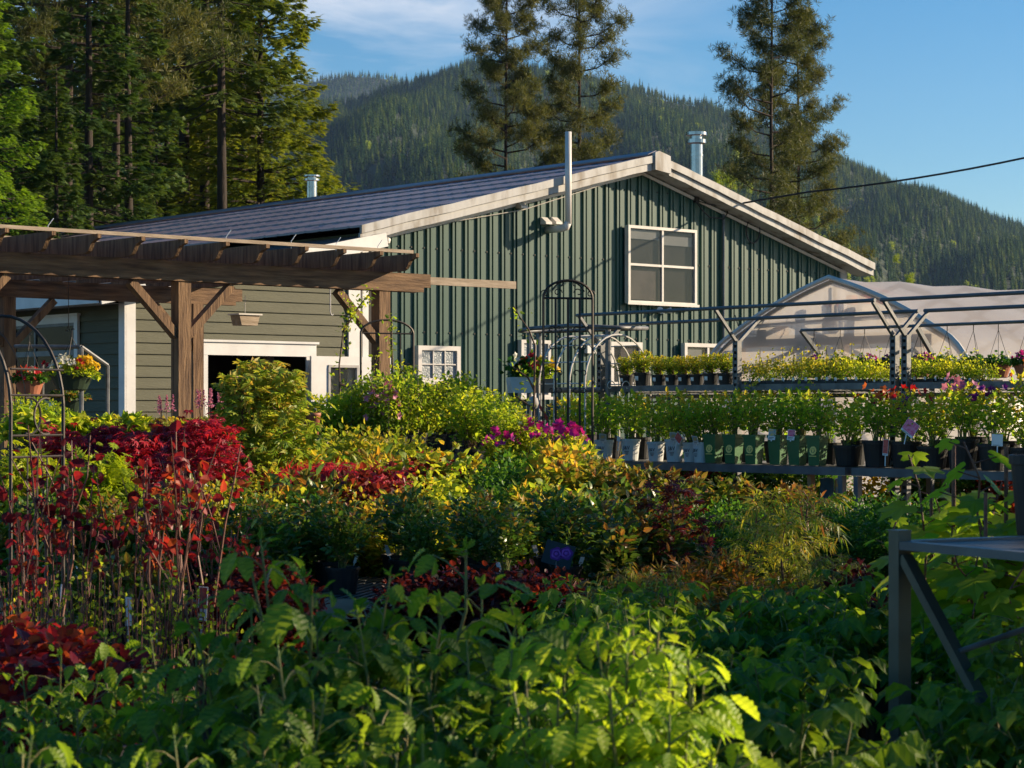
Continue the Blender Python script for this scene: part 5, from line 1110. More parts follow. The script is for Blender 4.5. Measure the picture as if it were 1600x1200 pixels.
# pipe frame and baskets before the annex window
fa, fb = PX(24, 541, 19.0), PX(127, 542, 18.2); bs = empty('basket_stand', (fa.x, fa.y, 0)); o_ = Vector((fa.x, fa.y, 0)); tag(bs, 'galvanised pipe stand with flower baskets before the annex window', 'basket stand')
mb = MB(); mb.tube([fa - o_, fb - o_], .018, 7); mb.build('rail', M('galv'), bs)
c_ = PX(168, 571, 18.4); mb = MB(); mb.tube([fb - o_, c_ - o_], .018, 7); mb.tube([c_ - o_, Vector((c_.x, c_.y, 0)) - o_], .018, 7); mb.build('arm', M('galv'), bs)
mb = MB(); mb.tube([fb - o_, Vector((fb.x, fb.y, 0)) - o_], .02, 7); mb.build('leg', M('galv'), bs); mb = MB(); p = fa.lerp(fb, .42); mb.tube([p - o_ - Vector((0, 0, .15)), Vector((p.x, p.y, 0)) - o_], .016, 7); mb.build('leg', M('galv'), bs)
for k, px, py, d, s, lab in (('b_mix', 112, 610, 18.2, .95, 'large basket of yellow, white and red flowers before the annex window'), ('b_redpink', 46, 618, 18.6, .85, 'terracotta basket of dark red flowers beside the yellow and white one'), ('b_darkpot', 108, 645, 18.8, .85, 'dark leafy basket beneath the large yellow and white one')):
    x, y = XY(px, d); put(k, x, y, TOP(py, d), s, rz=.1, label=lab, group='baskets before the annex window')

# ------------------------------------------------------------------ steel table at the near east side
u_, TDp = 1, 5.0
tp = XY(1406, TDp); tb = empty('steel_table', (tp[0], tp[1], 0), R(-62)); tag(tb, 'near steel table with a diagonal leg brace carrying a black pot', 'table')
TZ = TOP(850, TDp)
mb = MB(); mb.box(-.019, .019, -.019, .019, 0, TZ + .03); mb.box(-.020, .020, -.020, .020, TZ + .03, TZ + .034); mb.build('leg', M('tablesteel'), tb)
mb = MB(); mb.bar((.02, .0, TZ - .03), (.72, .0, .05), .022, .030, up=(0, 1, 0)); mb.build('brace', M('tablesteel'), tb)
mb = MB(); mb.tube([(.214, .0, .64), (.23, .40, .73)], .007, 6); mb.build('tie_rod', M('galv'), tb)
mb = MB(); mb.box(.020, .75, -.018, .018, TZ - .012, TZ + .008); mb.box(-.018, .018, .020, 1.2, TZ - .02, TZ + .008); mb.build('edge_rail', M('steelgrey'), tb)
mb = MB(); mb.box(.02, .75, .02, 1.2, TZ - .012, TZ + .002); mb.build('tabletop', M('tablegrey'), tb)
for xx, yy in ((.73, .0), (.73, 1.18), (.0, 1.18)): mb = MB(); mb.box(xx - .019, xx + .019, yy - .019, yy + .019, 0, TZ - .022); mb.build('leg', M('tablesteel'), tb)
bp_ = PX(1626, 858, 5.3); bq = pot_round(.075, .205, 'black'); bq.name = 'black_pot'; bq.location = (bp_.x, bp_.y, TZ + .003); tag(bq, 'empty black nursery pot standing on the near steel table', 'plant pot')

# ------------------------------------------------------------------ plant kinds
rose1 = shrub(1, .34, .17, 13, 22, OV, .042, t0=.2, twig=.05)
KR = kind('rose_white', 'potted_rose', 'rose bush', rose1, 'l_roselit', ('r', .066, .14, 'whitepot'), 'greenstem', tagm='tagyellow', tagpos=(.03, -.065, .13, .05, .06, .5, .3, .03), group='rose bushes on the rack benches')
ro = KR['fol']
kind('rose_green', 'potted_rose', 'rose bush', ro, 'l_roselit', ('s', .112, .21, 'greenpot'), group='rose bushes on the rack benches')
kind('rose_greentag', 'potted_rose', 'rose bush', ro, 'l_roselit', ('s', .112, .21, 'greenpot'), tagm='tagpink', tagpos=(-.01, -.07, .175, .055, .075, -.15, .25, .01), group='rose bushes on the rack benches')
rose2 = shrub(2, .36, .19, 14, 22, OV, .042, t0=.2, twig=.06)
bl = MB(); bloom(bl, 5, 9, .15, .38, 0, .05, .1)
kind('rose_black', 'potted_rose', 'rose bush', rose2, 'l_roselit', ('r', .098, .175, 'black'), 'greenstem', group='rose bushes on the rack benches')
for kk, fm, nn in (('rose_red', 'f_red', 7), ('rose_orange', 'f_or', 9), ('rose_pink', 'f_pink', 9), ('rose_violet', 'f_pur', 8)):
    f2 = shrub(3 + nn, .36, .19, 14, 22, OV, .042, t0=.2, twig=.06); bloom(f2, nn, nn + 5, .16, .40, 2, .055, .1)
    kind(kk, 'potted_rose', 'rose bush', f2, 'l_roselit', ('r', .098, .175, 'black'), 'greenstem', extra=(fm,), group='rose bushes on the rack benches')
# print on the rack pots
def pot_print(key, txt):
    r = KIND[key]['root']
    if key == 'rose_white':
        g_ = empty('pot_print'); g_.parent = r; g_.location = (0, 0, 0)
        t = text_obj('lettering', txt, .034, M('ink'), r, (.012, -.0625, .083), (R(83), 0, R(10))); bpy.data.objects.remove(g_)
        for i, (w, z) in enumerate(((.034, .058), (.028, .049), (.022, .041))):
            mb = MB(); mb.box(-w / 2, w / 2, -.0006, .0006, 0, .0035); o = mb.build('lettering', M('ink'), r); o.location = (.012, -.0598 - .00013 * (z - .04) * 100, z); o.rotation_euler = (R(-8), 0, R(10))
    else:
        mb = MB(); n = 28
        v = [(q * math.cos(2 * math.pi * i / n), 0, q * math.sin(2 * math.pi * i / n)) for i in range(n) for q in (.0165, .0275 + .0034 * (i % 2))]
        mb.raw(v, [(2 * i, 2 * i + 1, (2 * i + 3) % (2 * n), (2 * i + 2) % (2 * n)) for i in range(n)])
        for k in range(5):
            a = k * 1.257 + .3; mb.raw([(.009 * math.cos(a) + .0055 * math.cos(b), -.0003, .002 + .009 * math.sin(a) + .0055 * math.sin(b)) for b in np.linspace(0, 5.5, 8)], [tuple(range(8))])
        mb.raw([(.006 * math.cos(b), -.0006, .002 + .006 * math.sin(b)) for b in np.linspace(0, 5.5, 8)], [tuple(range(8))])
        mb.bar((-.002, 0, -.002), (0, 0, -.016), .003, .003); mb.raw([(-.03, 0, -.042), (.03, 0, -.042), (.03, 0, -.036), (-.03, 0, -.036)], [(0, 1, 2, 3)])
        o = mb.build('emblem', M('gold'), r); o.location = (0, -.0535, .105); o.rotation_euler = (R(-4), 0, 0)
pot_print('rose_white', 'J&V'); pot_print('rose_green', '')
for k in ('rose_white', 'rose_green', 'rose_greentag', 'rose_black'): KIND[k]['tree'] = subtree(KIND[k]['root'])
kind('amber', 'potted_shrub', 'shrub', shrub(11, .17, .115, 16, 44, OV, .024, t0=.15, twig=.03), 'l_spirea', ('r', .062, .105, 'black'), 'stem', tagm='tagwhite', tagpos=(.01, -.068, .05, .03, .03, .1, .1, .0), group='small shrubs in black pots on the rack shelf')
def tray_kind(key, leafm, seed, tall=.15):
    root = empty('plant_tray'); root['category'] = 'plant tray'; mb = MB()
    mb.prism([(-.16, 0), (.16, 0), (.175, .055), (-.175, .055)], (0, -.14, 0), (1, 0, 0), (0, 0, 1), (0, .28, 0)); mb.build('tray', M('black'), root)
    f = MB(); g = rng(seed)
    for i in range(4):
        for j in range(3):
            cx, cy_ = -.12 + .08 * i, -.09 + .09 * j; m = 75; p = g.normal(size=(m, 3)) * A_((.034, .034, .045)) + A_((cx, cy_, .11 + tall * .35 * g.random())); p[:, 2] = np.clip(p[:, 2], .045, .14 + tall)
            f.leaf(OV, p, g.normal(size=(m, 3)) + A_((0, 0, .4)), A_((0, 0, 1)) + g.normal(size=(m, 3)) * .5, .026, np.clip((p[:, 2] - .04) / .12, 0, 1), 0)
            if g.random() < .35: h = tall * (1 + g.random()); f.tube([(cx, cy_, .05), (cx + .01, cy_, .06 + h)], .002, 3, 1); q = np.stack([cx + g.normal(size=14) * .012, cy_ + g.normal(size=14) * .012, .08 + h * g.random(14)], 1); f.leaf(OV, q, g.normal(size=(14, 3)), A_((0, 0, 1)) + g.normal(size=(14, 3)) * .5, .022, 1, 0)
    f.build('foliage', [M(leafm), M('stem')], root)
    for i in range(3): add_tag(root, 'tagwhite', -.10 + .1 * i, -.150, .045, .022, .026, .1, 0, .0)
    KIND[key] = dict(root=root, H=.2, used=False, tree=subtree(root), group='plant trays on the rack shelf', cat='plant tray', fol=None)
tray_kind('tray_amber', 'l_spirea', 5); tray_kind('tray_lime', 'l_lime', 6, .12)
kind('clematis', 'climbing_plant', 'climbing plant', clematis(3, .42), 'l_lime', ('r', .075, .15, 'black'), 'stem', extra=('woodlight',), group='climbers on stakes')
kind('clematis_pink', 'climbing_plant', 'climbing plant', (lambda f: (bloom(f, 3, 16, .09, .40, 3, .075, .2), f)[1])(clematis(4, .42)), 'l_lime', ('r', .075, .15, 'black'), 'stem', extra=('woodlight', 'f_pink'), group='climbers on stakes')
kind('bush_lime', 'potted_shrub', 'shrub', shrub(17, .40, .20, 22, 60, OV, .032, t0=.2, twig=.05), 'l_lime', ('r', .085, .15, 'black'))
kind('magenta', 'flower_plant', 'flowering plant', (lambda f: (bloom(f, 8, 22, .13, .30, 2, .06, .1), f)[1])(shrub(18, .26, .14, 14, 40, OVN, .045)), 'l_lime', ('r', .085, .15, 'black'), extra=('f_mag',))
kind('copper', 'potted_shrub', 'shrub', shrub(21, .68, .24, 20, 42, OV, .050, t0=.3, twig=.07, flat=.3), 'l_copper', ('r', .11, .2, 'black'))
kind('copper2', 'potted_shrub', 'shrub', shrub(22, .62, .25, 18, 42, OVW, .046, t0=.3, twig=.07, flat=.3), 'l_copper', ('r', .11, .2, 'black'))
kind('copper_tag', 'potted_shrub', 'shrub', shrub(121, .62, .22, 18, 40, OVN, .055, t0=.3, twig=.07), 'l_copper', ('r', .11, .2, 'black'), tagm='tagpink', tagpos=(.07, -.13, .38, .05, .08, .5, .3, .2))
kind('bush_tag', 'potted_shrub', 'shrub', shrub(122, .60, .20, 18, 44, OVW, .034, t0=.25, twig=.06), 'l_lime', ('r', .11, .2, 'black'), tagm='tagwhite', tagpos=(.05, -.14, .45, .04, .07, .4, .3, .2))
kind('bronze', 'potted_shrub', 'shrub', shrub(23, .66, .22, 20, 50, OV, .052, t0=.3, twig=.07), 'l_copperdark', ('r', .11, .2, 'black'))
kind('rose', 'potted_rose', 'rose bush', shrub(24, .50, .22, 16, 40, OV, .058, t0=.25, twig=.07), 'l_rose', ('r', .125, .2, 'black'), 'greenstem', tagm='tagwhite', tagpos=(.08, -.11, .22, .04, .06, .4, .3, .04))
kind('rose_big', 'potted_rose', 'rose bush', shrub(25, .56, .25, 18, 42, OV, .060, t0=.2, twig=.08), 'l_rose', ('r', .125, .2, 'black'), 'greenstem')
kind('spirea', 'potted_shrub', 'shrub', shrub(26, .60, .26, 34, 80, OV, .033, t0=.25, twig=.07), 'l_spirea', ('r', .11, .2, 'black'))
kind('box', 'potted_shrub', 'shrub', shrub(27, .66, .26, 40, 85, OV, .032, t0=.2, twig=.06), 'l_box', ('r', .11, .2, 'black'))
kind('thread', 'young_maple', 'maple', tree_small(28, .80, .26, THREAD, .11, 20, 6, .25), 'l_thread', ('r', .11, .2, 'black'), tagm='tagwhite', tagpos=(.04, -.09, .42, .055, .14, .15, .1, .25))
kind('thread2', 'young_maple', 'maple', tree_small(29, .80, .28, THREAD, .085, 24, 8, .2), 'l_copperdark', ('r', .11, .2, 'black'))
kind('dark_maple', 'young_maple', 'maple', tree_small(30, .80, .26, PALM7, .055, 26, 9, .35), 'l_barb', ('r', .11, .2, 'black'))
kind('nandina', 'potted_shrub', 'shrub', shrub(31, .42, .20, 26, 66, OVN, .045, t0=.3, twig=.06), 'l_orange', ('r', .11, .2, 'black'))
kind('barberry', 'potted_shrub', 'shrub', shrub(32, .45, .22, 26, 60, OVW, .034, t0=.25, twig=.06), 'l_barb', ('r', .10, .18, 'black'), 'redstem')
kind('red_low', 'potted_shrub', 'shrub', shrub(33, .36, .20, 16, 28, OVW, .044, t0=.25, twig=.07), 'l_whip', ('r', .10, .18, 'black'), 'redstem', tagm='tagwhite')
kind('whip', 'red_leaved_cane', 'red shrub', whip(5, .98, 5, OVW, .050, .36), 'l_whip', ('r', .12, .2, 'black'), 'redstem', tagm='tagred', tagpos=(.06, -.04, .42, .035, .13, .1, .2, .22))
kind('whip2', 'red_leaved_cane', 'red shrub', whip(9, .95, 6, OVW, .048, .32), 'l_whip', ('r', .12, .2, 'black'), 'redstem')
def twigs(seed, h):
    g = rng(seed); mb = MB()
    for i in range(22):
        a = i * 2.4; q = .16 * math.sqrt(g.random()); e = A_((q * math.cos(a), q * math.sin(a), h * (.7 + .3 * g.random()))); mb.tube([(q * .3 * math.cos(a), q * .3 * math.sin(a), 0), tuple(e * A_((.8, .8, .5))), tuple(e)], [.0045, .0035, .002], 4, 1)
        m = 9; t = .3 + .7 * g.random(m); p = e * np.stack([t, t, t], 1) + g.normal(size=(m, 3)) * .018; mb.leaf(OVW, p, g.normal(size=(m, 3)) + A_((0, 0, .4)), g.normal(size=(m, 3)), .024, g.random(m), 0)
    return mb
kind('twiggy', 'potted_shrub', 'shrub', twigs(6, .6), 'l_lime', ('r', .11, .2, 'black'), 'redstem')
kind('cypress', 'dwarf_conifer', 'conifer', weeping(34, .50, .16, 90, 40, SPRAYS, .05), 'l_cyp', ('r', .10, .18, 'whitepot'))
kind('laceleaf', 'young_maple', 'maple', weeping(35, .46, .24, 90, 14, LACE, .07), 'l_red', ('r', .12, .2, 'black'))
kind('scarlet', 'young_maple', 'maple', weeping(36, .40, .17, 70, 14, LACE, .065), 'l_scarlet', ('r', .11, .2, 'black'))
kind('red_maple', 'young_maple', 'maple', tree_small(37, .85, .26, PALM7, .052, 30, 16, .66), 'l_red', ('r', .12, .2, 'black'))
kind('gmaple', 'young_maple', 'maple', tree_small(38, 1.28, .29, PALM5, .066, 84, 15, .08), 'l_gmaple', ('r', .14, .22, 'black'))
kind('hosta', 'hosta', 'leafy plant', shrub(39, .24, .18, 14, 6, HOSTA, .11, t0=.55, twig=.03), 'l_lime', ('r', .09, .15, 'black'), 'greenstem')
kind('heuchera', 'coral_bell', 'leafy plant', shrub(40, .22, .16, 18, 16, OVW, .055, t0=.4, twig=.03), 'l_spirea', ('r', .085, .15, 'black'), 'redstem')
kind('astilbe', 'astilbe', 'flowering plant', (lambda f: (spikes(f, 5, 6, .12, .28, .42, 2), f)[1])(shrub(41, .20, .14, 14, 22, OVN, .045)), 'l_gmaple', ('r', .085, .15, 'black'), extra=('f_pink',))
kind('daisy', 'daisy_bush', 'flowering plant', (lambda f: (bloom(f, 8, 170, .17, .35, 2, .03, .10), f)[1])(shrub(42, .32, .18, 24, 50, OVN, .035)), 'l_box', ('r', .11, .16, 'black'), extra=('f_yel',))
for i, (h, n) in enumerate(((.70, 6), (.64, 7), (.78, 5))): kind('rasp%d' % i, 'raspberry_plant', 'raspberry', raspberry(50 + i, h, n, .057, .17), 'l_rasp', ('r', .105, .18, 'black'), 'greenstem')
kind('raspsun', 'raspberry_plant', 'raspberry', raspberry(57, .66, 7, .054, .15, young=True), 'l_raspsun', ('r', .105, .18, 'black'), 'greenstem')  # young stands for the leaf colour brightened as if in sun
for i, (h, n) in enumerate(((.56, 8), (.50, 9))): kind('rlo%d' % i, 'raspberry_plant', 'raspberry', raspberry(60 + i, h, n, .070, .19, lo=True), 'l_rasp', ('r', .105, .18, 'black'), 'greenstem', tagm='tagwhite' if i else None)
kind('grape0', 'grape_vine', 'grape vine', grape(3, .72), 'l_grape', ('r', .11, .2, 'black'), 'redstem'); kind('grape1', 'grape_vine', 'grape vine', grape(7, .70, 4), 'l_grape', ('r', .11, .2, 'black'), 'redstem')

# ------------------------------------------------------------------ plants on the racks
RZ = ANG - R(90)
B0 = BH + .001
white = [put('rose_white', *onrack(px, y, B0), s, rz=RZ + random.uniform(-.25, .35), sz=s * random.uniform(.95, 1.12)) for px, y, s in ((884, .30, 1.0), (905, .12, 1.05), (944, .12, 1.1), (985, .14, 1.12), (1025, .13, 1.02), (1054, .12, 1.08), (1080, .15, .98), (1096, .11, 1.0))]
for o in (white[1], white[3], white[4], white[6]):
    for c in list(o.children):
        if c.name.startswith('plant_tag'): bpy.data.objects.remove(c)
number(white, 'rose in a white printed pot, {n} white pot from the iron trellis')
green = [put('rose_greentag' if i in (3, 4) else 'rose_green', *onrack(px, .12, B0), 1.0, rz=RZ + .12) for i, px in enumerate((1115, 1146, 1178, 1216, 1246, 1277))]
number(green, 'rose in a square green pot, {n} from the white pots')
for c in green[3].children:
    if c.name.startswith('plant_tag'): c.data = c.data.copy(); c.data.materials[1] = M('tagyellow')
green[3]['label'] = 'square green rose pot with a yellow picture tag, beside the one with a pink tag'; green[4]['label'] = 'square green rose pot with a pink picture tag and no emblem in sight'
back = [put('rose_black', *onrack(px, .48, B0), random.uniform(.85, 1.1), sz=random.uniform(.8, 1.2)) for px in (915, 955, 1000, 1040, 1085, 1130, 1175, 1215, 1255, 1295, 1335)]
number(back, 'leafy rose in the row behind the printed pots, {n} from the iron trellis')
kr = ('rose_black', 'rose_orange', 'rose_red', 'rose_black', 'rose_pink', 'rose_violet', 'rose_black', 'rose_pink')
blk = [put(kr[i], *onrack(px, .15, B0), random.uniform(.9, 1.1), sz=random.uniform(.82, 1.18)) for i, px in enumerate((1324, 1370, 1415, 1458, 1504, 1552, 1603))]
number(blk, 'rose in a black pot at the bench front, {n} past the green square pots')
blk2 = [put(kr[(i * 3 + 2) % 8], *onrack(px, .50, B0), random.uniform(1.0, 1.15), sz=random.uniform(.85, 1.4)) for i, px in enumerate((1385, 1430, 1476, 1520, 1570, 1620))]
number(blk2, 'rose in the back row of black pots, {n} from the slotted post')
# picture cards leaning at the rack roses
def card(px, y, py, w, h, mat, lab, tilt=.2, roll=0.0, rz=0.0, stake=.07):
    x, yy, _ = onrack(px, y, 0); d = yy; root = empty('picture_tag', (x, yy, TOP(py, d)), RZ + rz); tag(root, lab, 'plant tag')
    mb = MB(); mb.box(-w / 2, w / 2, -.001, .001, 0, h, 0); mb.box(-w / 2 + .002, w / 2 - .002, -.0018, -.0011, h * .14 if mat != 'tagwhite' else h * .5, h - .002, 1); mb.box(-w * .36, w * .3, -.0018, -.0011, h * .08, h * .10, 2); mb.box(-w * .36, w * .1, -.0018, -.0011, h * .03, h * .05, 2)
    o = mb.build('card', [M('tagwhite'), M(mat), M('ink')], root); o.rotation_euler = (tilt, roll, 0)
    mb = MB(); mb.box(-.004, .004, .0015, .003, -stake, .01); s = mb.build('stake', M('tagwhite'), root); s.rotation_euler = (tilt * .3, roll * .4, 0); return root
card(1416, .02, 678, .11, .10, 'tagpink', 'large pink rose picture tag tilted at the slotted double post', -.15, .6)
card(1383, .03, 712, .045, .11, 'tagred', 'long dark red tag hanging on the black pots below the double post', 0, .08)
card(1558, .02, 697, .085, .075, 'tagwhite', 'pale blue-white printed card on a black pot near the grape vine', 0, .03)
card(1057, .02, 690, .07, .07, 'tagred', 'diamond-set red and white tag above the white pots', .1, .75)
card(900, .02, 700, .075, .05, 'tagwhite', 'pale triangle-looking tag folded over the white pots by the trellis', .3, -.5)
card(966, .05, 690, .035, .04, 'tagwhite', 'small pale square tag stuck between the white pots', .1, .3)
def shelf(px, y): x, yy, _ = onrack(px, y, 0); return (x, yy, UH - .06 * (y - .5) / .5 + .004)
am = [put('amber', *shelf(px, .62), s, rz=RZ) for px, s in ((979, .95), (1004, 1.12), (1030, .95), (1050, .92), (1070, .93), (1089, .92), (1111, .98), (1134, .98))]
number(am, 'small golden shrub on the top shelf, {n} from the end by the trellis')
tr_ = [put('tray_amber' if px < 1340 else 'tray_lime', *shelf(px, y), s, rz=RZ) for px, y, s in ((1192, .72, .95), (1245, .72, 1.0), (1297, .72, 1.0), (1342, .72, .95), (1381, .72, .7), (1448, .72, .9), (1495, .74, .85), (1530, .72, .7))]
number(tr_, 'black tray of golden-green plants on the shelf, {n} past the single pots')

# ------------------------------------------------------------------ nursery benches under the back rows
def bench(px0, px1, d0, h, depth, label, rz=None, length=None, org=None, leg='steelgrey'):
    a = Vector(XY(px0, d0)) if org is None else Vector(org)
    if rz is None: t, _ = on_line(px1, a, Bv); rz = ANG
    else: t = length
    o = empty('nursery_bench', (a.x, a.y, 0), rz); tag(o, label, 'bench')
    mb = MB(); mb.box(0, t, -.02, .02, h - .09, h - .002); mb.box(0, t, depth - .02, depth + .02, h - .09, h - .002); mb.box(-.02, .02, .02, depth - .02, h - .09, h - .002); mb.box(t - .02, t + .02, .02, depth - .02, h - .09, h - .002); mb.build('frame', M('woodlight' if leg != 'steelgrey' else leg), o)
    mb = MB(); slat_deck(mb, .02, t - .02, -.018, depth + .018, h + .002, h + .002, step=.045); mb.build('deck', M('steelgrey'), o)
    for x in (.03, t - .03):
        for y in (.03, depth - .03): mb = MB(); mb.box(x - .025, x + .025, y - .025, y + .025, 0, h - .09); mb.build('leg', M(leg), o)
    return o
def on_bench(o, u, v, h): p = o.matrix_basis @ Vector((u, v, h)); return p.x, p.y, p.z
CB = bench(606, 815, 15.6, .86, .7, 'nursery bench under the staked climbers before the small window')
cl = []
for r_, n in ((.12, 12), (.38, 12), (.60, 11)):
    L = on_line(815, XY(606, 15.6), Bv)[0]
    for i in range(n): x, y, z = on_bench(CB, .1 + (L - .2) * (i + .5 * (r_ == .38)) / n, r_, .864); cl.append(put('clematis_pink' if (i == 0 and r_ < .5) else 'clematis', x, y, z, random.uniform(.85, 1.1) * (1 if i < n * .8 else .85)))
for o in cl: o['label'] = 'yellow-green climber tied to a stake on the bench below the small window'
for o in cl:
    if o.name.startswith('climbing_plant') and len(o.children) and any('petal_pink' in [m.name for m in c.data.materials if m] for c in o.children if c.type == 'MESH'): o['label'] = 'climber with pink double blooms next to the pergola post'
lime = [plant('bush_lime', px, top, d, .72) for px, top, d in ((735, 596, 15.3), (778, 612, 14.9), (800, 632, 14.6))]
number(lime, 'bright lime bush at the end of the staked climbers, {n} from the small window')
HB = bench(-40, 345, 13.6, .84, .8, 'nursery bench of hostas and coral bells before the annex')
row = [plant(k, px, top, d, .844) for k, px, top, d in (('hosta', 22, 650, 13.7), ('hosta', 52, 632, 13.8), ('bush_lime', 42, 612, 14.3), ('bush_lime', 78, 622, 14.2), ('hosta', 92, 640, 13.9), ('hosta', 128, 640, 14.0), ('hosta', 163, 642, 14.1), ('hosta', 205, 640, 14.3))]
number(row, 'lime-leaved plant on the annex bench, {n} from the black arch')
row = [plant('heuchera', px, top, 14.0 + .0022 * px, .844) for px, top in ((150, 650), (180, 644), (214, 646), (240, 650), (268, 648), (300, 650), (322, 652), (342, 655))]
number(row, 'amber coral bell on the annex bench, {n} counted towards the middle pergola post')
row = [plant('astilbe', px, top, d, .844) for px, top, d in ((262, 616, 14.3), (326, 606, 14.6), (338, 612, 14.5))]
number(row, 'green plant with pink plumes by the pergola post, {n} from the annex corner')

# ------------------------------------------------------------------ maples and shrubs of the sunlit middle
o = plant('gmaple', 408, 556, 13.0); o['label'] = 'tall young green maple with orange tips before the open doorway'
o = plant('gmaple', 380, 578, 12.6); o['label'] = 'shorter green maple leaning against the tall one at the doorway'
o = plant('gmaple', 440, 570, 12.7); o['label'] = 'green maple on the pergola-post side of the tall one'
for i, (k, px, top, d, lab) in enumerate((('laceleaf', 516, 676, 12.6, 'weeping crimson laceleaf maple under the blue sign'), ('scarlet', 694, 660, 13.8, 'small scarlet laceleaf maple, brightest red mound below the climbers'), ('scarlet', 655, 668, 13.5, 'scarlet laceleaf maple between the brightest mound and the pergola post'), ('laceleaf', 618, 664, 13.2, 'red laceleaf maple at the foot of the pergola post'), ('laceleaf', 484, 706, 12.2, 'dark red laceleaf maple in front of the green maples'),
    ('laceleaf', 562, 700, 12.0, 'orange-red laceleaf maple beneath the crimson weeping one'))):
    o = plant(k, px, top, d); o['label'] = lab
row = [plant('red_maple', px, top, d) for px, top, d in ((98, 660, 12.4), (215, 664, 12.3), (170, 652, 12.8), (262, 650, 12.6), (318, 640, 11.8))]
number(row, 'wide red-leaved maple behind the red canes, {n} from the black arch')
row = [plant('spirea', px, top, d) for px, top, d in ((532, 652, 14.3), (566, 650, 14.4), (600, 652, 14.2), (640, 662, 14.0))]
number(row, 'yellow-orange shrub by the corner pergola post, {n} from the green maples')
row = [plant('bush_lime', px, top, d, .55) for px, top, d in ((500, 612, 16.2), (535, 606, 16.4), (560, 600, 16.3))]
number(row, 'green leafy pot before the white open door, {n} from the doorway')
o = plant('copper', 472, 668, 14.0); o['label'] = 'small shrub squeezed between green maples and the blue sign'
mid = []
MIX = ('copper', 'copper2', 'spirea', 'copper_tag', 'box', 'copper2', 'bush_tag', 'copper', 'barberry', 'copper_tag', 'rose', 'bush_tag')
for d, top, n, off in ((13.4, 690, 12, 0), (12.7, 702, 12, 16), (12.0, 720, 11, 3), (11.3, 738, 11, 20), (10.7, 756, 10, 6)):
    r_ = []
    for i in range(n):
        px = 425 + off + (885 - 425) * i / (n - 1) + random.uniform(-12, 12)
        k = MIX[(i * 5 + int(d * 10)) % 12]
        if px > 690 and k in ('spirea', 'barberry'): k = 'copper2'
        if random.random() < .14: continue
        o = plant(k, px, top + random.uniform(-18, 22) - (6 if px > 800 else 0), d + random.uniform(-.2, .2)); r_.append(o)
    mid.append(r_)
COLW = {'copper_leaf': 'yellow-green copper-tipped shrub', 'spirea_leaf': 'golden small-leaved shrub', 'shrub_green_leaf': 'bright green shrub', 'barberry_leaf': 'dark red shrub', 'rose_leaf': 'dark green rose', 'lime_leaf': 'lime-green shrub'}
for r_, w in zip(mid, ('back', 'second', 'third', 'fourth', 'front')):
    for i, o in enumerate(r_):
        m = [c.data.materials[0].name for c in o.children if c.name.startswith('foliage')][0]
        o['label'] = '%s, %s in the %s sunny row from the green maples' % (COLW[m], ORD[i], w); o['group'] = 'shrubs of the sunny beds'; del o['_px']
row = [plant('spirea', px, top, d) for px, top, d in ((262, 748, 10.9), (300, 738, 11.0), (340, 735, 11.1), (378, 738, 11.0), (415, 750, 10.9), (285, 770, 10.3), (328, 764, 10.3), (370, 768, 10.3))]
number(row, 'rounded golden-green shrub in sun behind the red canes, {n} of its patch')
row = [plant('rose', px, top, d) for px, top, d in ((20, 800, 10.0), (62, 790, 10.1), (108, 806, 9.8), (160, 800, 9.9), (210, 795, 9.9), (250, 806, 9.7), (60, 840, 9.2), (150, 846, 9.1), (230, 850, 9.1), (390, 805, 9.6), (430, 790, 10.0), (470, 786, 10.2))]
number(row, 'dark-leaved rose pot half hidden behind the red canes, {n} in the patch')
o = plant('cypress', 152, 690, 10.4, lim=(.5, 2.2)); o['label'] = 'chartreuse weeping thread-leaf conifer in a pale pot behind the red canes'
o = plant('cypress', 24, 686, 10.8, lim=(.5, 2.2)); o['label'] = 'chartreuse conifer behind the bars of the black iron arch'
o = plant('cypress', 82, 700, 10.9, lim=(.5, 2.2)); o['label'] = 'chartreuse conifer just inside the black arch, beside the weeping one'
for o, a in ((plant('magenta', 832, 648, 14.6, .62), 'magenta flowers in front of the pipe stand leg'), (plant('magenta', 872, 652, 14.4, .62), 'magenta flowers behind the tall iron trellis'), (plant('magenta', 893, 656, 14.3, .62), 'magenta flowers at the white rose pots'), (plant('magenta', 780, 664, 14.4, .6), 'magenta flowers below the lime bushes')): o['label'] = a

# ------------------------------------------------------------------ low bench of roses and the shaded beds
LBx, LBy = XY(938, 10.25); ex, ey = XY(862, 9.15); dirb = (Vector((LBx, LBy)) - Vector((ex, ey))); brz = math.atan2(dirb.y, dirb.x) - R(90)
LB = bench(0, 0, 0, .35, dirb.length, 'low slatted bench with a grey edge under the dark roses', rz=brz + 0.0, length=3.2, org=(ex - 3.2 * math.cos(brz), ey - 3.2 * math.sin(brz)), leg='woodlight')
rb_ = []
for v, n, off in ((.18, 8, .0), (.55, 8, .2), (.92, 8, .05)):
    for i in range(n): x, y, z = on_bench(LB, .25 + off + 2.7 * i / (n - 1), v, .354); rb_.append(put('rose' if (i + n) % 2 else 'rose_big', x, y, z, random.uniform(.56, .68)))
number(rb_, 'dark rose in a black pot, {n} on the low slatted bench', 'dark roses of the low bench')
row = [plant('rose_big', px, top, d, .12) for px, top, d in ((960, 765, 9.8), (1005, 760, 10.0), (905, 752, 10.7), (955, 742, 10.9), (1000, 738, 11.1), (1040, 770, 10.2), (860, 745, 11.0), (1045, 742, 11.2))]
number(row, 'dark rose bush between the low bench and rack, {n} of its clump')
card0 = empty('picture_tag', (*XY(868, 9.25), TOP(884, 9.25)), R(-14)); tag(card0, 'large tag with purple roses standing on the low slatted bench', 'plant tag')
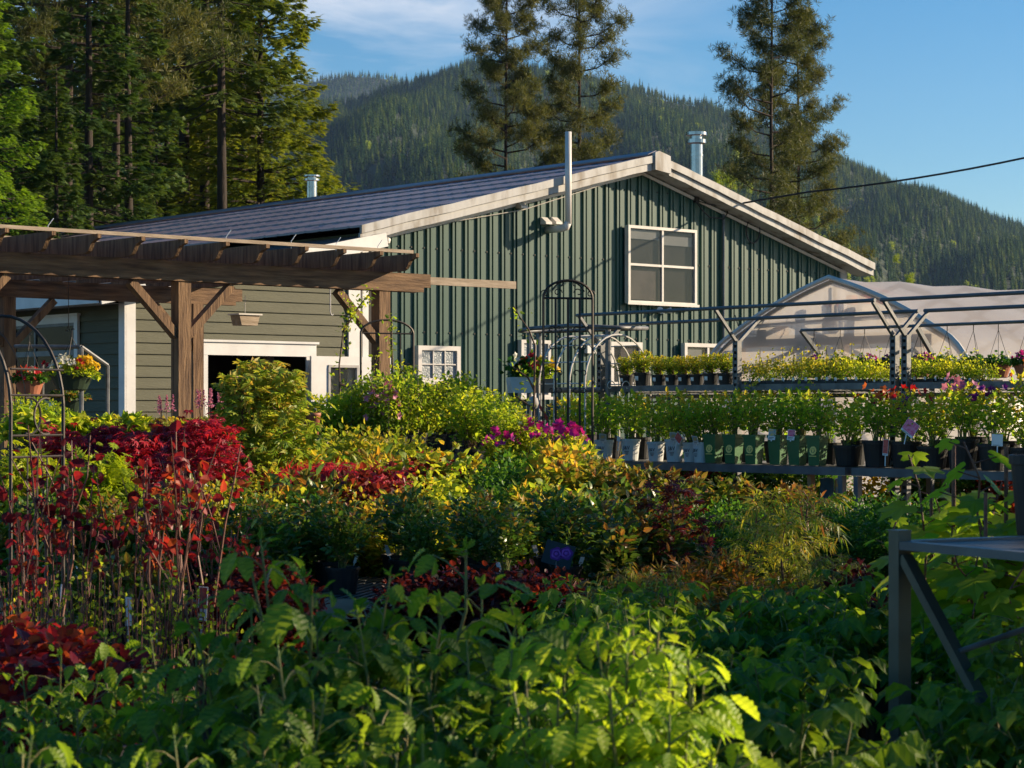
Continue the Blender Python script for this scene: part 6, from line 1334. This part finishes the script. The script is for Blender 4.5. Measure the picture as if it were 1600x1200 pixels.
mb = MB(); mb.box(-.07, .065, -.001, .001, 0, .105, 0); [mb.raw([(x_ + rr * (1 + .10 * math.sin(5 * b_ + q_)) * math.cos(b_), -.0018 - .0006 * q_, z_ + rr * (1 + .10 * math.sin(5 * b_ + q_)) * math.sin(b_)) for b_ in np.linspace(0, 5.9, 18)], [tuple(range(18))], m_, .9 - .25 * q_) for x_, z_ in ((-.012, .052), (.030, .066)) for q_, (rr, m_) in enumerate(((.030, 1), (.021, 2), (.014, 1), (.007, 2)))]; o = mb.build('card', [M('black'), M('f_pur'), M('tagpurple')], card0); o.rotation_euler = (-.25, .25, 0)
mb = MB(); mb.box(.0, .006, -.003, .0, -.17, .02); mb.build('stake', M('steelgrey'), card0)
row = [plant(k, px, top, d) for k, px, top, d in (('bronze', 905, 712, 11.9), ('bronze', 945, 708, 12.2), ('bronze', 985, 716, 12.0), ('bronze', 1022, 722, 11.9), ('bronze', 1062, 726, 11.8), ('bronze', 1102, 738, 11.4), ('bronze', 1150, 738, 11.5), ('bronze', 1200, 744, 11.3), ('bronze', 1245, 750, 11.2))]
number(row, 'bronze-leaved shrub along the rack front, {n} from the iron trellis')
row = [plant('box', px, top, d) for px, top, d in ((1110, 778, 10.8), (1160, 772, 11.0), (1215, 778, 10.8), (1275, 768, 11.0), (1325, 766, 10.9), (1375, 768, 10.8), (1425, 766, 10.7), (1475, 770, 10.8), (1300, 795, 10.1), (1350, 792, 10.0), (1398, 796, 9.9), (1250, 800, 10.1), (1150, 805, 10.1))]
number(row, 'dense bright green shrub below the rack bench, {n} of the clipped group')
for k, px, top, d, lab in (('thread', 1183, 756, 9.3, 'lime threadleaf maple with a pale grey tag on its stem'), ('thread2', 1262, 745, 9.2, 'bronze threadleaf maple with a dark stem before the green shrubs'), ('dark_maple', 1052, 738, 9.9, 'dark purple maple sapling among the roses'), ('thread', 1225, 800, 8.9, 'low lime threadleaf maple beside the tagged one'),
    ('nandina', 1060, 846, 8.6, 'orange-tipped shrub beside the low bench'), ('nandina', 1118, 832, 8.9, 'dark orange-tipped shrub behind the tall lime maple'), ('nandina', 1012, 862, 8.4, 'orange-tipped shrub nearest the end of the low bench'), ('thread2', 965, 868, 8.0, 'bronze narrow-leaved sapling in front of the low bench end'), ('thread2', 1035, 880, 7.9, 'second bronze narrow-leaved sapling past the low bench end'),
    ('thread2', 1300, 858, 8.6, 'red-tipped bronze maple low before the green shrubs'), ('barberry', 1345, 872, 8.5, 'dark red low shrub at the near table leg'), ('nandina', 1235, 872, 8.4, 'low orange-tipped shrub under the lime maples'), ('nandina', 1165, 875, 8.2, 'low shaded orange-tipped shrub before the tagged maple')):
    o = plant(k, px, top, d); o['label'] = lab
row = [plant('barberry', px, top, d) for px, top, d in ((640, 885, 8.4), (700, 872, 8.5), (760, 876, 8.4), (812, 872, 8.3), (860, 884, 8.2), (405, 850, 8.2), (430, 880, 8.0), (350, 905, 7.9), (380, 860, 8.6))]
number(row, 'dark burgundy shrub before the low bench, {n} of the burgundy group')

# ------------------------------------------------------------------ red canes at the near west side
row = [plant(k, px, top, d) for k, px, top, d in (('whip', 72, 650, 7.7), ('whip2', 108, 690, 7.9), ('whip', 205, 715, 8.0), ('whip2', 255, 682, 7.6), ('whip', 300, 655, 7.8), ('whip2', 40, 775, 7.3), ('whip', 335, 770, 8.1))]
number(row, 'tall bare-stemmed shrub with red leaves on top, {n} from the black arch')
row = [plant('twiggy', px, top, d) for px, top, d in ((30, 870, 7.4), (95, 885, 7.2), (150, 866, 7.3), (215, 890, 7.2), (270, 872, 7.4), (330, 895, 7.3))]
number(row, 'twiggy shrub with tiny green leaves under the red canes, {n} of its thicket')
row = [plant('red_low', px, top, d) for px, top, d in ((8, 952, 5.9), (62, 962, 5.8), (112, 975, 5.9), (30, 985, 5.4), (160, 1000, 6.0))]
number(row, 'low rust-red shrub beneath the twiggy thicket, {n} from the picture edge')

# ------------------------------------------------------------------ raspberries
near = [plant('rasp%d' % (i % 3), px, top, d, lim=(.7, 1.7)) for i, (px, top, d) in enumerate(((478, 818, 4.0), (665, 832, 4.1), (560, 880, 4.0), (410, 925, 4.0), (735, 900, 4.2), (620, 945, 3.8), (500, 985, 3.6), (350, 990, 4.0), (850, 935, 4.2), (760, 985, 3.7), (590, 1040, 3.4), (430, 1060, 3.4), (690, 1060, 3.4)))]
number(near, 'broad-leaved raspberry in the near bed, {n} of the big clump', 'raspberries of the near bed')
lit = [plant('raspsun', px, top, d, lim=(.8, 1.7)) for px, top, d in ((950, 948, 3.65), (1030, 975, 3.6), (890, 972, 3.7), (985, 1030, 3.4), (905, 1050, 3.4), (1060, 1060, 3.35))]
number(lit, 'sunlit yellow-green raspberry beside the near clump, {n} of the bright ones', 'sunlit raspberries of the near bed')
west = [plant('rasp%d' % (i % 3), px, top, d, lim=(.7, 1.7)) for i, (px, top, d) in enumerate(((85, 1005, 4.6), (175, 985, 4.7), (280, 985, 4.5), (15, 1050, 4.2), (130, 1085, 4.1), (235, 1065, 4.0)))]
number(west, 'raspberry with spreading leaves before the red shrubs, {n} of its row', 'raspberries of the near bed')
east = []
for d, top, px0, n in ((7.2, 905, 900, 10), (6.5, 925, 930, 9), (5.9, 955, 1020, 8), (5.3, 985, 1080, 7), (4.7, 1025, 1120, 7), (4.2, 1065, 1140, 6)):
    for i in range(n):
        px = px0 + (1640 - px0) * i / (n - 1) + random.uniform(-12, 12)
        if 1290 < px < 1490 and d < 6.1: continue
        if random.random() < .12: continue
        east.append(plant('rlo%d' % (i % 2), px, top + random.uniform(-22, 30), d + random.uniform(-.25, .25), lim=(.5, 1.6)))
for o in east: o['label'] = 'low shaded raspberry with small leaves in the bed under the near table'; o['group'] = 'raspberries of the shaded bed'; del o['_px']
base = [plant('rasp%d' % (i % 3), px, top, 3.1 + .15 * (i % 2), lim=(.7, 1.7)) for i, (px, top) in enumerate((x, 1128 + 28 * (k % 3)) for k, x in enumerate(range(-20, 1640, 118)) if not 1290 < x < 1480)]
number(base, 'raspberry at the lowest edge of the view, {n} along that edge', 'raspberries of the near bed')
for k, px, top, d, lab in (('grape0', 1490, 688, 6.6, 'staked grape vine with big leaves behind the near steel table'), ('grape1', 1572, 684, 6.4, 'grape vine at the picture edge beside the black pot'), ('grape1', 1455, 760, 6.9, 'smaller grape vine next to the staked one'), ('grape0', 1540, 770, 6.2, 'low grape vine between the two staked ones')):
    o = plant(k, px, top, d, lim=(.6, 2.2)); o['label'] = lab
row = [put(k, *onrack(px, y, 0), sc) for k, px, y, sc in (('box', 900, 1.3, 1.1), ('spirea', 940, 1.35, 1.1), ('box', 980, 1.3, 1.15), ('rose_big', 1020, 1.35, 1.25), ('box', 1065, 1.3, 1.15), ('barberry', 1105, 1.3, 1.4), ('box', 1145, 1.35, 1.1), ('box', 1190, 1.3, 1.15), ('rose_big', 1235, 1.35, 1.25), ('box', 1280, 1.4, 1.1), ('box', 1430, 1.35, 1.15), ('rose_big', 1480, 1.4, 1.25), ('box', 1530, 1.35, 1.15), ('barberry', 1580, 1.4, 1.4))]
number(row, 'shrub standing on the ground behind the rack bench, {n} from the iron trellis', 'shrubs behind the racks')
o = plant('daisy', 1372, 742, 14.6, lim=(.5, 2.2)); o['label'] = 'yellow daisy bush in sun under the rack bench'

# ------------------------------------------------------------------ small things
x, y = XY(474, 14.6); sg = empty('blue_sign', (x, y, 0), R(6)); tag(sg, 'blue board sign with white letters above the crimson maple', 'sign')
z = TOP(692, 14.6); mb = MB(); mb.box(-.10, .11, -.01, .01, z, z + .056); mb.build('board', M('blue'), sg); mb = MB(); mb.box(-.085, -.065, .011, .03, 0, z + .04); mb.box(.065, .085, .011, .03, 0, z + .04); mb.build('post', M('steelgrey'), sg)
text_obj('lettering', 'ment Bay', .020, M('tagwhite'), sg, (-.01, -.0115, z + .042), (R(90), 0, 0))
for px, lab in ((469, 'brown tall pot behind the blue sign, nearer the maples'), (489, 'red-brown tall pot behind the blue sign, nearer the post')):
    x, y = XY(px, 15.4); mb = MB(); mb.lathe([(.001, 0), (.04, 0), (.055, .16), (.06, .165), (.06, .185), (.05, .185), (.045, .15)], 16); o = mb.build('terracotta_pot', M('terra'), None, True); zz = TOP(684, 15.4); o.location = (x, y, zz); tag(o, lab, 'plant pot', 'pots on the stand behind the blue sign')
x, y = XY(480, 15.4); ps = empty('pot_stand', (x, y, 0)); tag(ps, 'plain low plank stand under the two brown pots', 'stand'); mb = MB(); zz = TOP(684, 15.4); mb.box(-.16, .16, -.09, .09, zz - .03, zz - .001); mb.build('plank', M('woodlight'), ps); mb = MB(); mb.box(-.15, -.12, -.08, .08, 0, zz - .03); mb.box(.12, .15, -.08, .08, 0, zz - .03); mb.build('leg', M('woodlight'), ps)
for px, r_, lab in ((868, .07, 'deep blue glazed pot behind the tall trellis'), (893, .055, 'turquoise-blue glazed pot beside the deep blue one')):
    x, y = XY(px, 17.2); zz = TOP(650, 17.2); mb = MB(); mb.lathe([(.001, 0), (r_ * .6, 0), (r_ * 1.05, .05), (r_, .09), (r_ * 1.1, .1), (r_ * .95, .1), (r_ * .8, .05)], 18); o = mb.build('glazed_pot', M('blueglaze'), None, True); o.location = (x, y, zz); tag(o, lab, 'plant pot', 'glazed pots on the display table')
tp_ = XY(885, 17.2); dt = empty('display_table', (*tp_, 0)); tag(dt, 'narrow grey display table holding the blue glazed pots', 'table'); zz = TOP(650, 17.2) - .001; mb = MB(); mb.box(-.32, .32, -.15, .15, zz - .03, zz); mb.build('tabletop', M('steelgrey'), dt)
for a in (-.3, .3): mb = MB(); mb.box(a - .02, a + .02, -.13, .13, 0, zz - .03); mb.build('leg', M('steelgrey'), dt)
x, y = XY(833, 15.6); og = empty('garden_ornament', (x, y, 0)); tag(og, 'grey egg-shaped stone ornament on a stem with a red ribbon', 'ornament'); zz = TOP(640, 15.6); mb = MB(); mb.lathe([(.001, 0), (.03, .012), (.042, .045), (.034, .085), (.001, .105)], 16, (0, 0, zz)); mb.build('egg', M('stone'), og, True); mb = MB(); mb.tube([(0, 0, 0), (0, 0, zz + .01)], .012, 6); mb.build('stem', M('stone'), og)
mb = MB(); v = [(.045 + .02 * i + .004 * (i % 2), -.03 - .005 * i, zz + .03 - .035 * i + dz_) for i in range(4) for dz_ in (.02, -.02)]; mb.raw(v, [(2 * i, 2 * i + 1, 2 * i + 3, 2 * i + 2) for i in range(3)]); mb.build('ribbon', M('red'), og)
# vine on bare canes beside the pergola corner post
def vine(px0, pts, d, seed, label, n=95):
    x, y = XY(px0, d); root = empty('climbing_vine', (x, y, 0)); tag(root, label, 'vine', 'vines around the pergola corner post'); g = rng(seed); f = MB()
    for path in pts:
        c = A_([tuple(PX(a, b, d) - Vector((x, y, 0))) for a, b in path]); f.tube(c, [.010 - .007 * i / (len(c) - 1) for i in range(len(c))], 5, 1)
        p = along(c, .12 + .88 * g.random(n)) + g.normal(size=(n, 3)) * A_((.035, .035, .03)); f.leaf(OV, p, g.normal(size=(n, 3)) + A_((0, 0, .1)), A_((0, 0, 1)) + g.normal(size=(n, 3)) * .6, .042 * (.6 + .6 * g.random(n)), g.random(n), 0)
    f.build('foliage', [M('l_lime'), M('stem')], root)
vine(532, [[(532, 850), (531, 640), (530, 570), (536, 520), (548, 490), (545, 462)], [(531, 600), (560, 610), (575, 600), (590, 560)], [(535, 520), (560, 480), (580, 455)]], 17.4, 3, 'thin yellow-green vine climbing before the white door to the pergola beam')
vine(613, [[(614, 850), (614, 640), (613, 560), (612, 520), (613, 495)], [(613, 600), (630, 578), (644, 580)]], 17.0, 4, 'yellow-green vine on a cane just outside the pergola corner post')
vine(835, [[(835, 850), (834, 640), (836, 540), (826, 515), (812, 495), (803, 478)], [(835, 610), (825, 590), (800, 572)], [(835, 640), (805, 618)]], 15.0, 5, 'bare thorny stem leaning in front of the pipe stand', 26)
# timber stacked under the second rack, sign board and slanted brace below the bench
for k, (a, b, z, d) in enumerate(((1402, 1540, 748, 16.4), (1410, 1548, 762, 16.2), (1395, 1530, 776, 16.0))):
    p, q = PX(a, z, d), PX(b, z - 2, d - 1.2); mb = MB(); mb.bar((0, 0, 0), q - p, .14, .045); o = mb.build('timber_board', M('woodlight'), None); o.location = p; tag(o, ('uppermost', 'middle', 'lowest')[k] + ' of the stacked boards seen under the black-pot bench', 'board', 'boards under the bench')
for px in (1412, 1525):
    x, y = XY(px, 15.8 if px > 1450 else 16.2); mb = MB(); mb.box(-.05, .05, -.22, .22, 0, TOP(782, 15.9)); o = mb.build('support_block', M('woodlight'), None); o.location = (x, y, 0); tag(o, 'wooden block carrying the %s of the stacked boards' % ('near-post end' if px < 1450 else 'far end'), 'block')
for px, w, m, lab in ((1292, .10, 'blueglaze', 'dusty blue sack leaning under the rack next to the bench leg'), (1313, .08, 'tagyellow', 'yellowish sack leaning beside the blue one under the rack')):
    x, y = XY(px, 14.7); mb = MB(); mb.prism([(-w / 2, 0), (w / 2, 0), (w * .54, .12), (w * .46, TOP(748, 14.7)), (0, TOP(746, 14.7)), (-w * .46, TOP(748, 14.7)), (-w * .54, .12)], (0, -.03, 0), (1, 0, 0), (0, 0, 1), (0, .06, 0)); o = mb.build('sack', M(m), None); o.location = (x, y, 0); tag(o, lab, 'sack', 'sacks under the rack')
x, y = XY(1268, 14.4); mb = MB(); mb.bar((0, 0, 0), (-.05, .05, TOP(738, 14.4)), .05, .03); o = mb.build('wooden_plank', M('interiorwood'), None); o.location = (x + .05, y, 0); tag(o, 'orange-brown plank leaning under the green rose pots', 'plank')
def spare_pot(px, py, d, r_, h, m, lab, txt=None, rz=0.0):
    x, y = XY(px, d); root = empty('large_pot', (x, y, 0), rz); tag(root, lab, 'plant pot'); p = pot_round(r_, h, m); p.parent = root; p.scale = (1, 1, 1)
    if txt: text_obj('lettering', txt, r_ * .55, M('ink'), root, (0, -r_ * .965, h * .62), (R(84), 0, 0))
spare_pot(1110, 0, 7.4, .062, .36, 'steelgrey', 'dull green-grey pot printed with letters among the shaded raspberries', 'J&V')
spare_pot(85, 0, 9.5, .12, .48, 'whitepot', 'pale pot with a dark panel behind the red canes')
spare_pot(255, 0, 5.2, .17, .34, 'black', 'wide black pot with soil behind the near raspberries')
spare_pot(130, 0, 4.7, .12, .20, 'black', 'black pot with a grey rim in the lower corner among raspberries')
spare_pot(1375, 0, 6.6, .05, .36, 'black', 'narrow black pot in shade beside the near table leg')

# ------------------------------------------------------------------ evening air over the valley
mb = MB(); mb.box(-3800, 3800, -35, 5900, -1.5, 900); hz = mb.build('haze', []); tag(hz, kind='stuff')
hm = bpy.data.materials.new('haze'); hm.use_nodes = True; hn = hm.node_tree.nodes; hn.clear(); ho = hn.new('ShaderNodeOutputMaterial'); hv = hn.new('ShaderNodeVolumePrincipled')
hv.inputs['Color'].default_value = (0.40, 0.62, 1.0, 1); hv.inputs['Density'].default_value = HAZE; hv.inputs['Anisotropy'].default_value = 0.1
hm.node_tree.links.new(hv.outputs[0], ho.inputs['Volume']); hz.data.materials.append(hm)
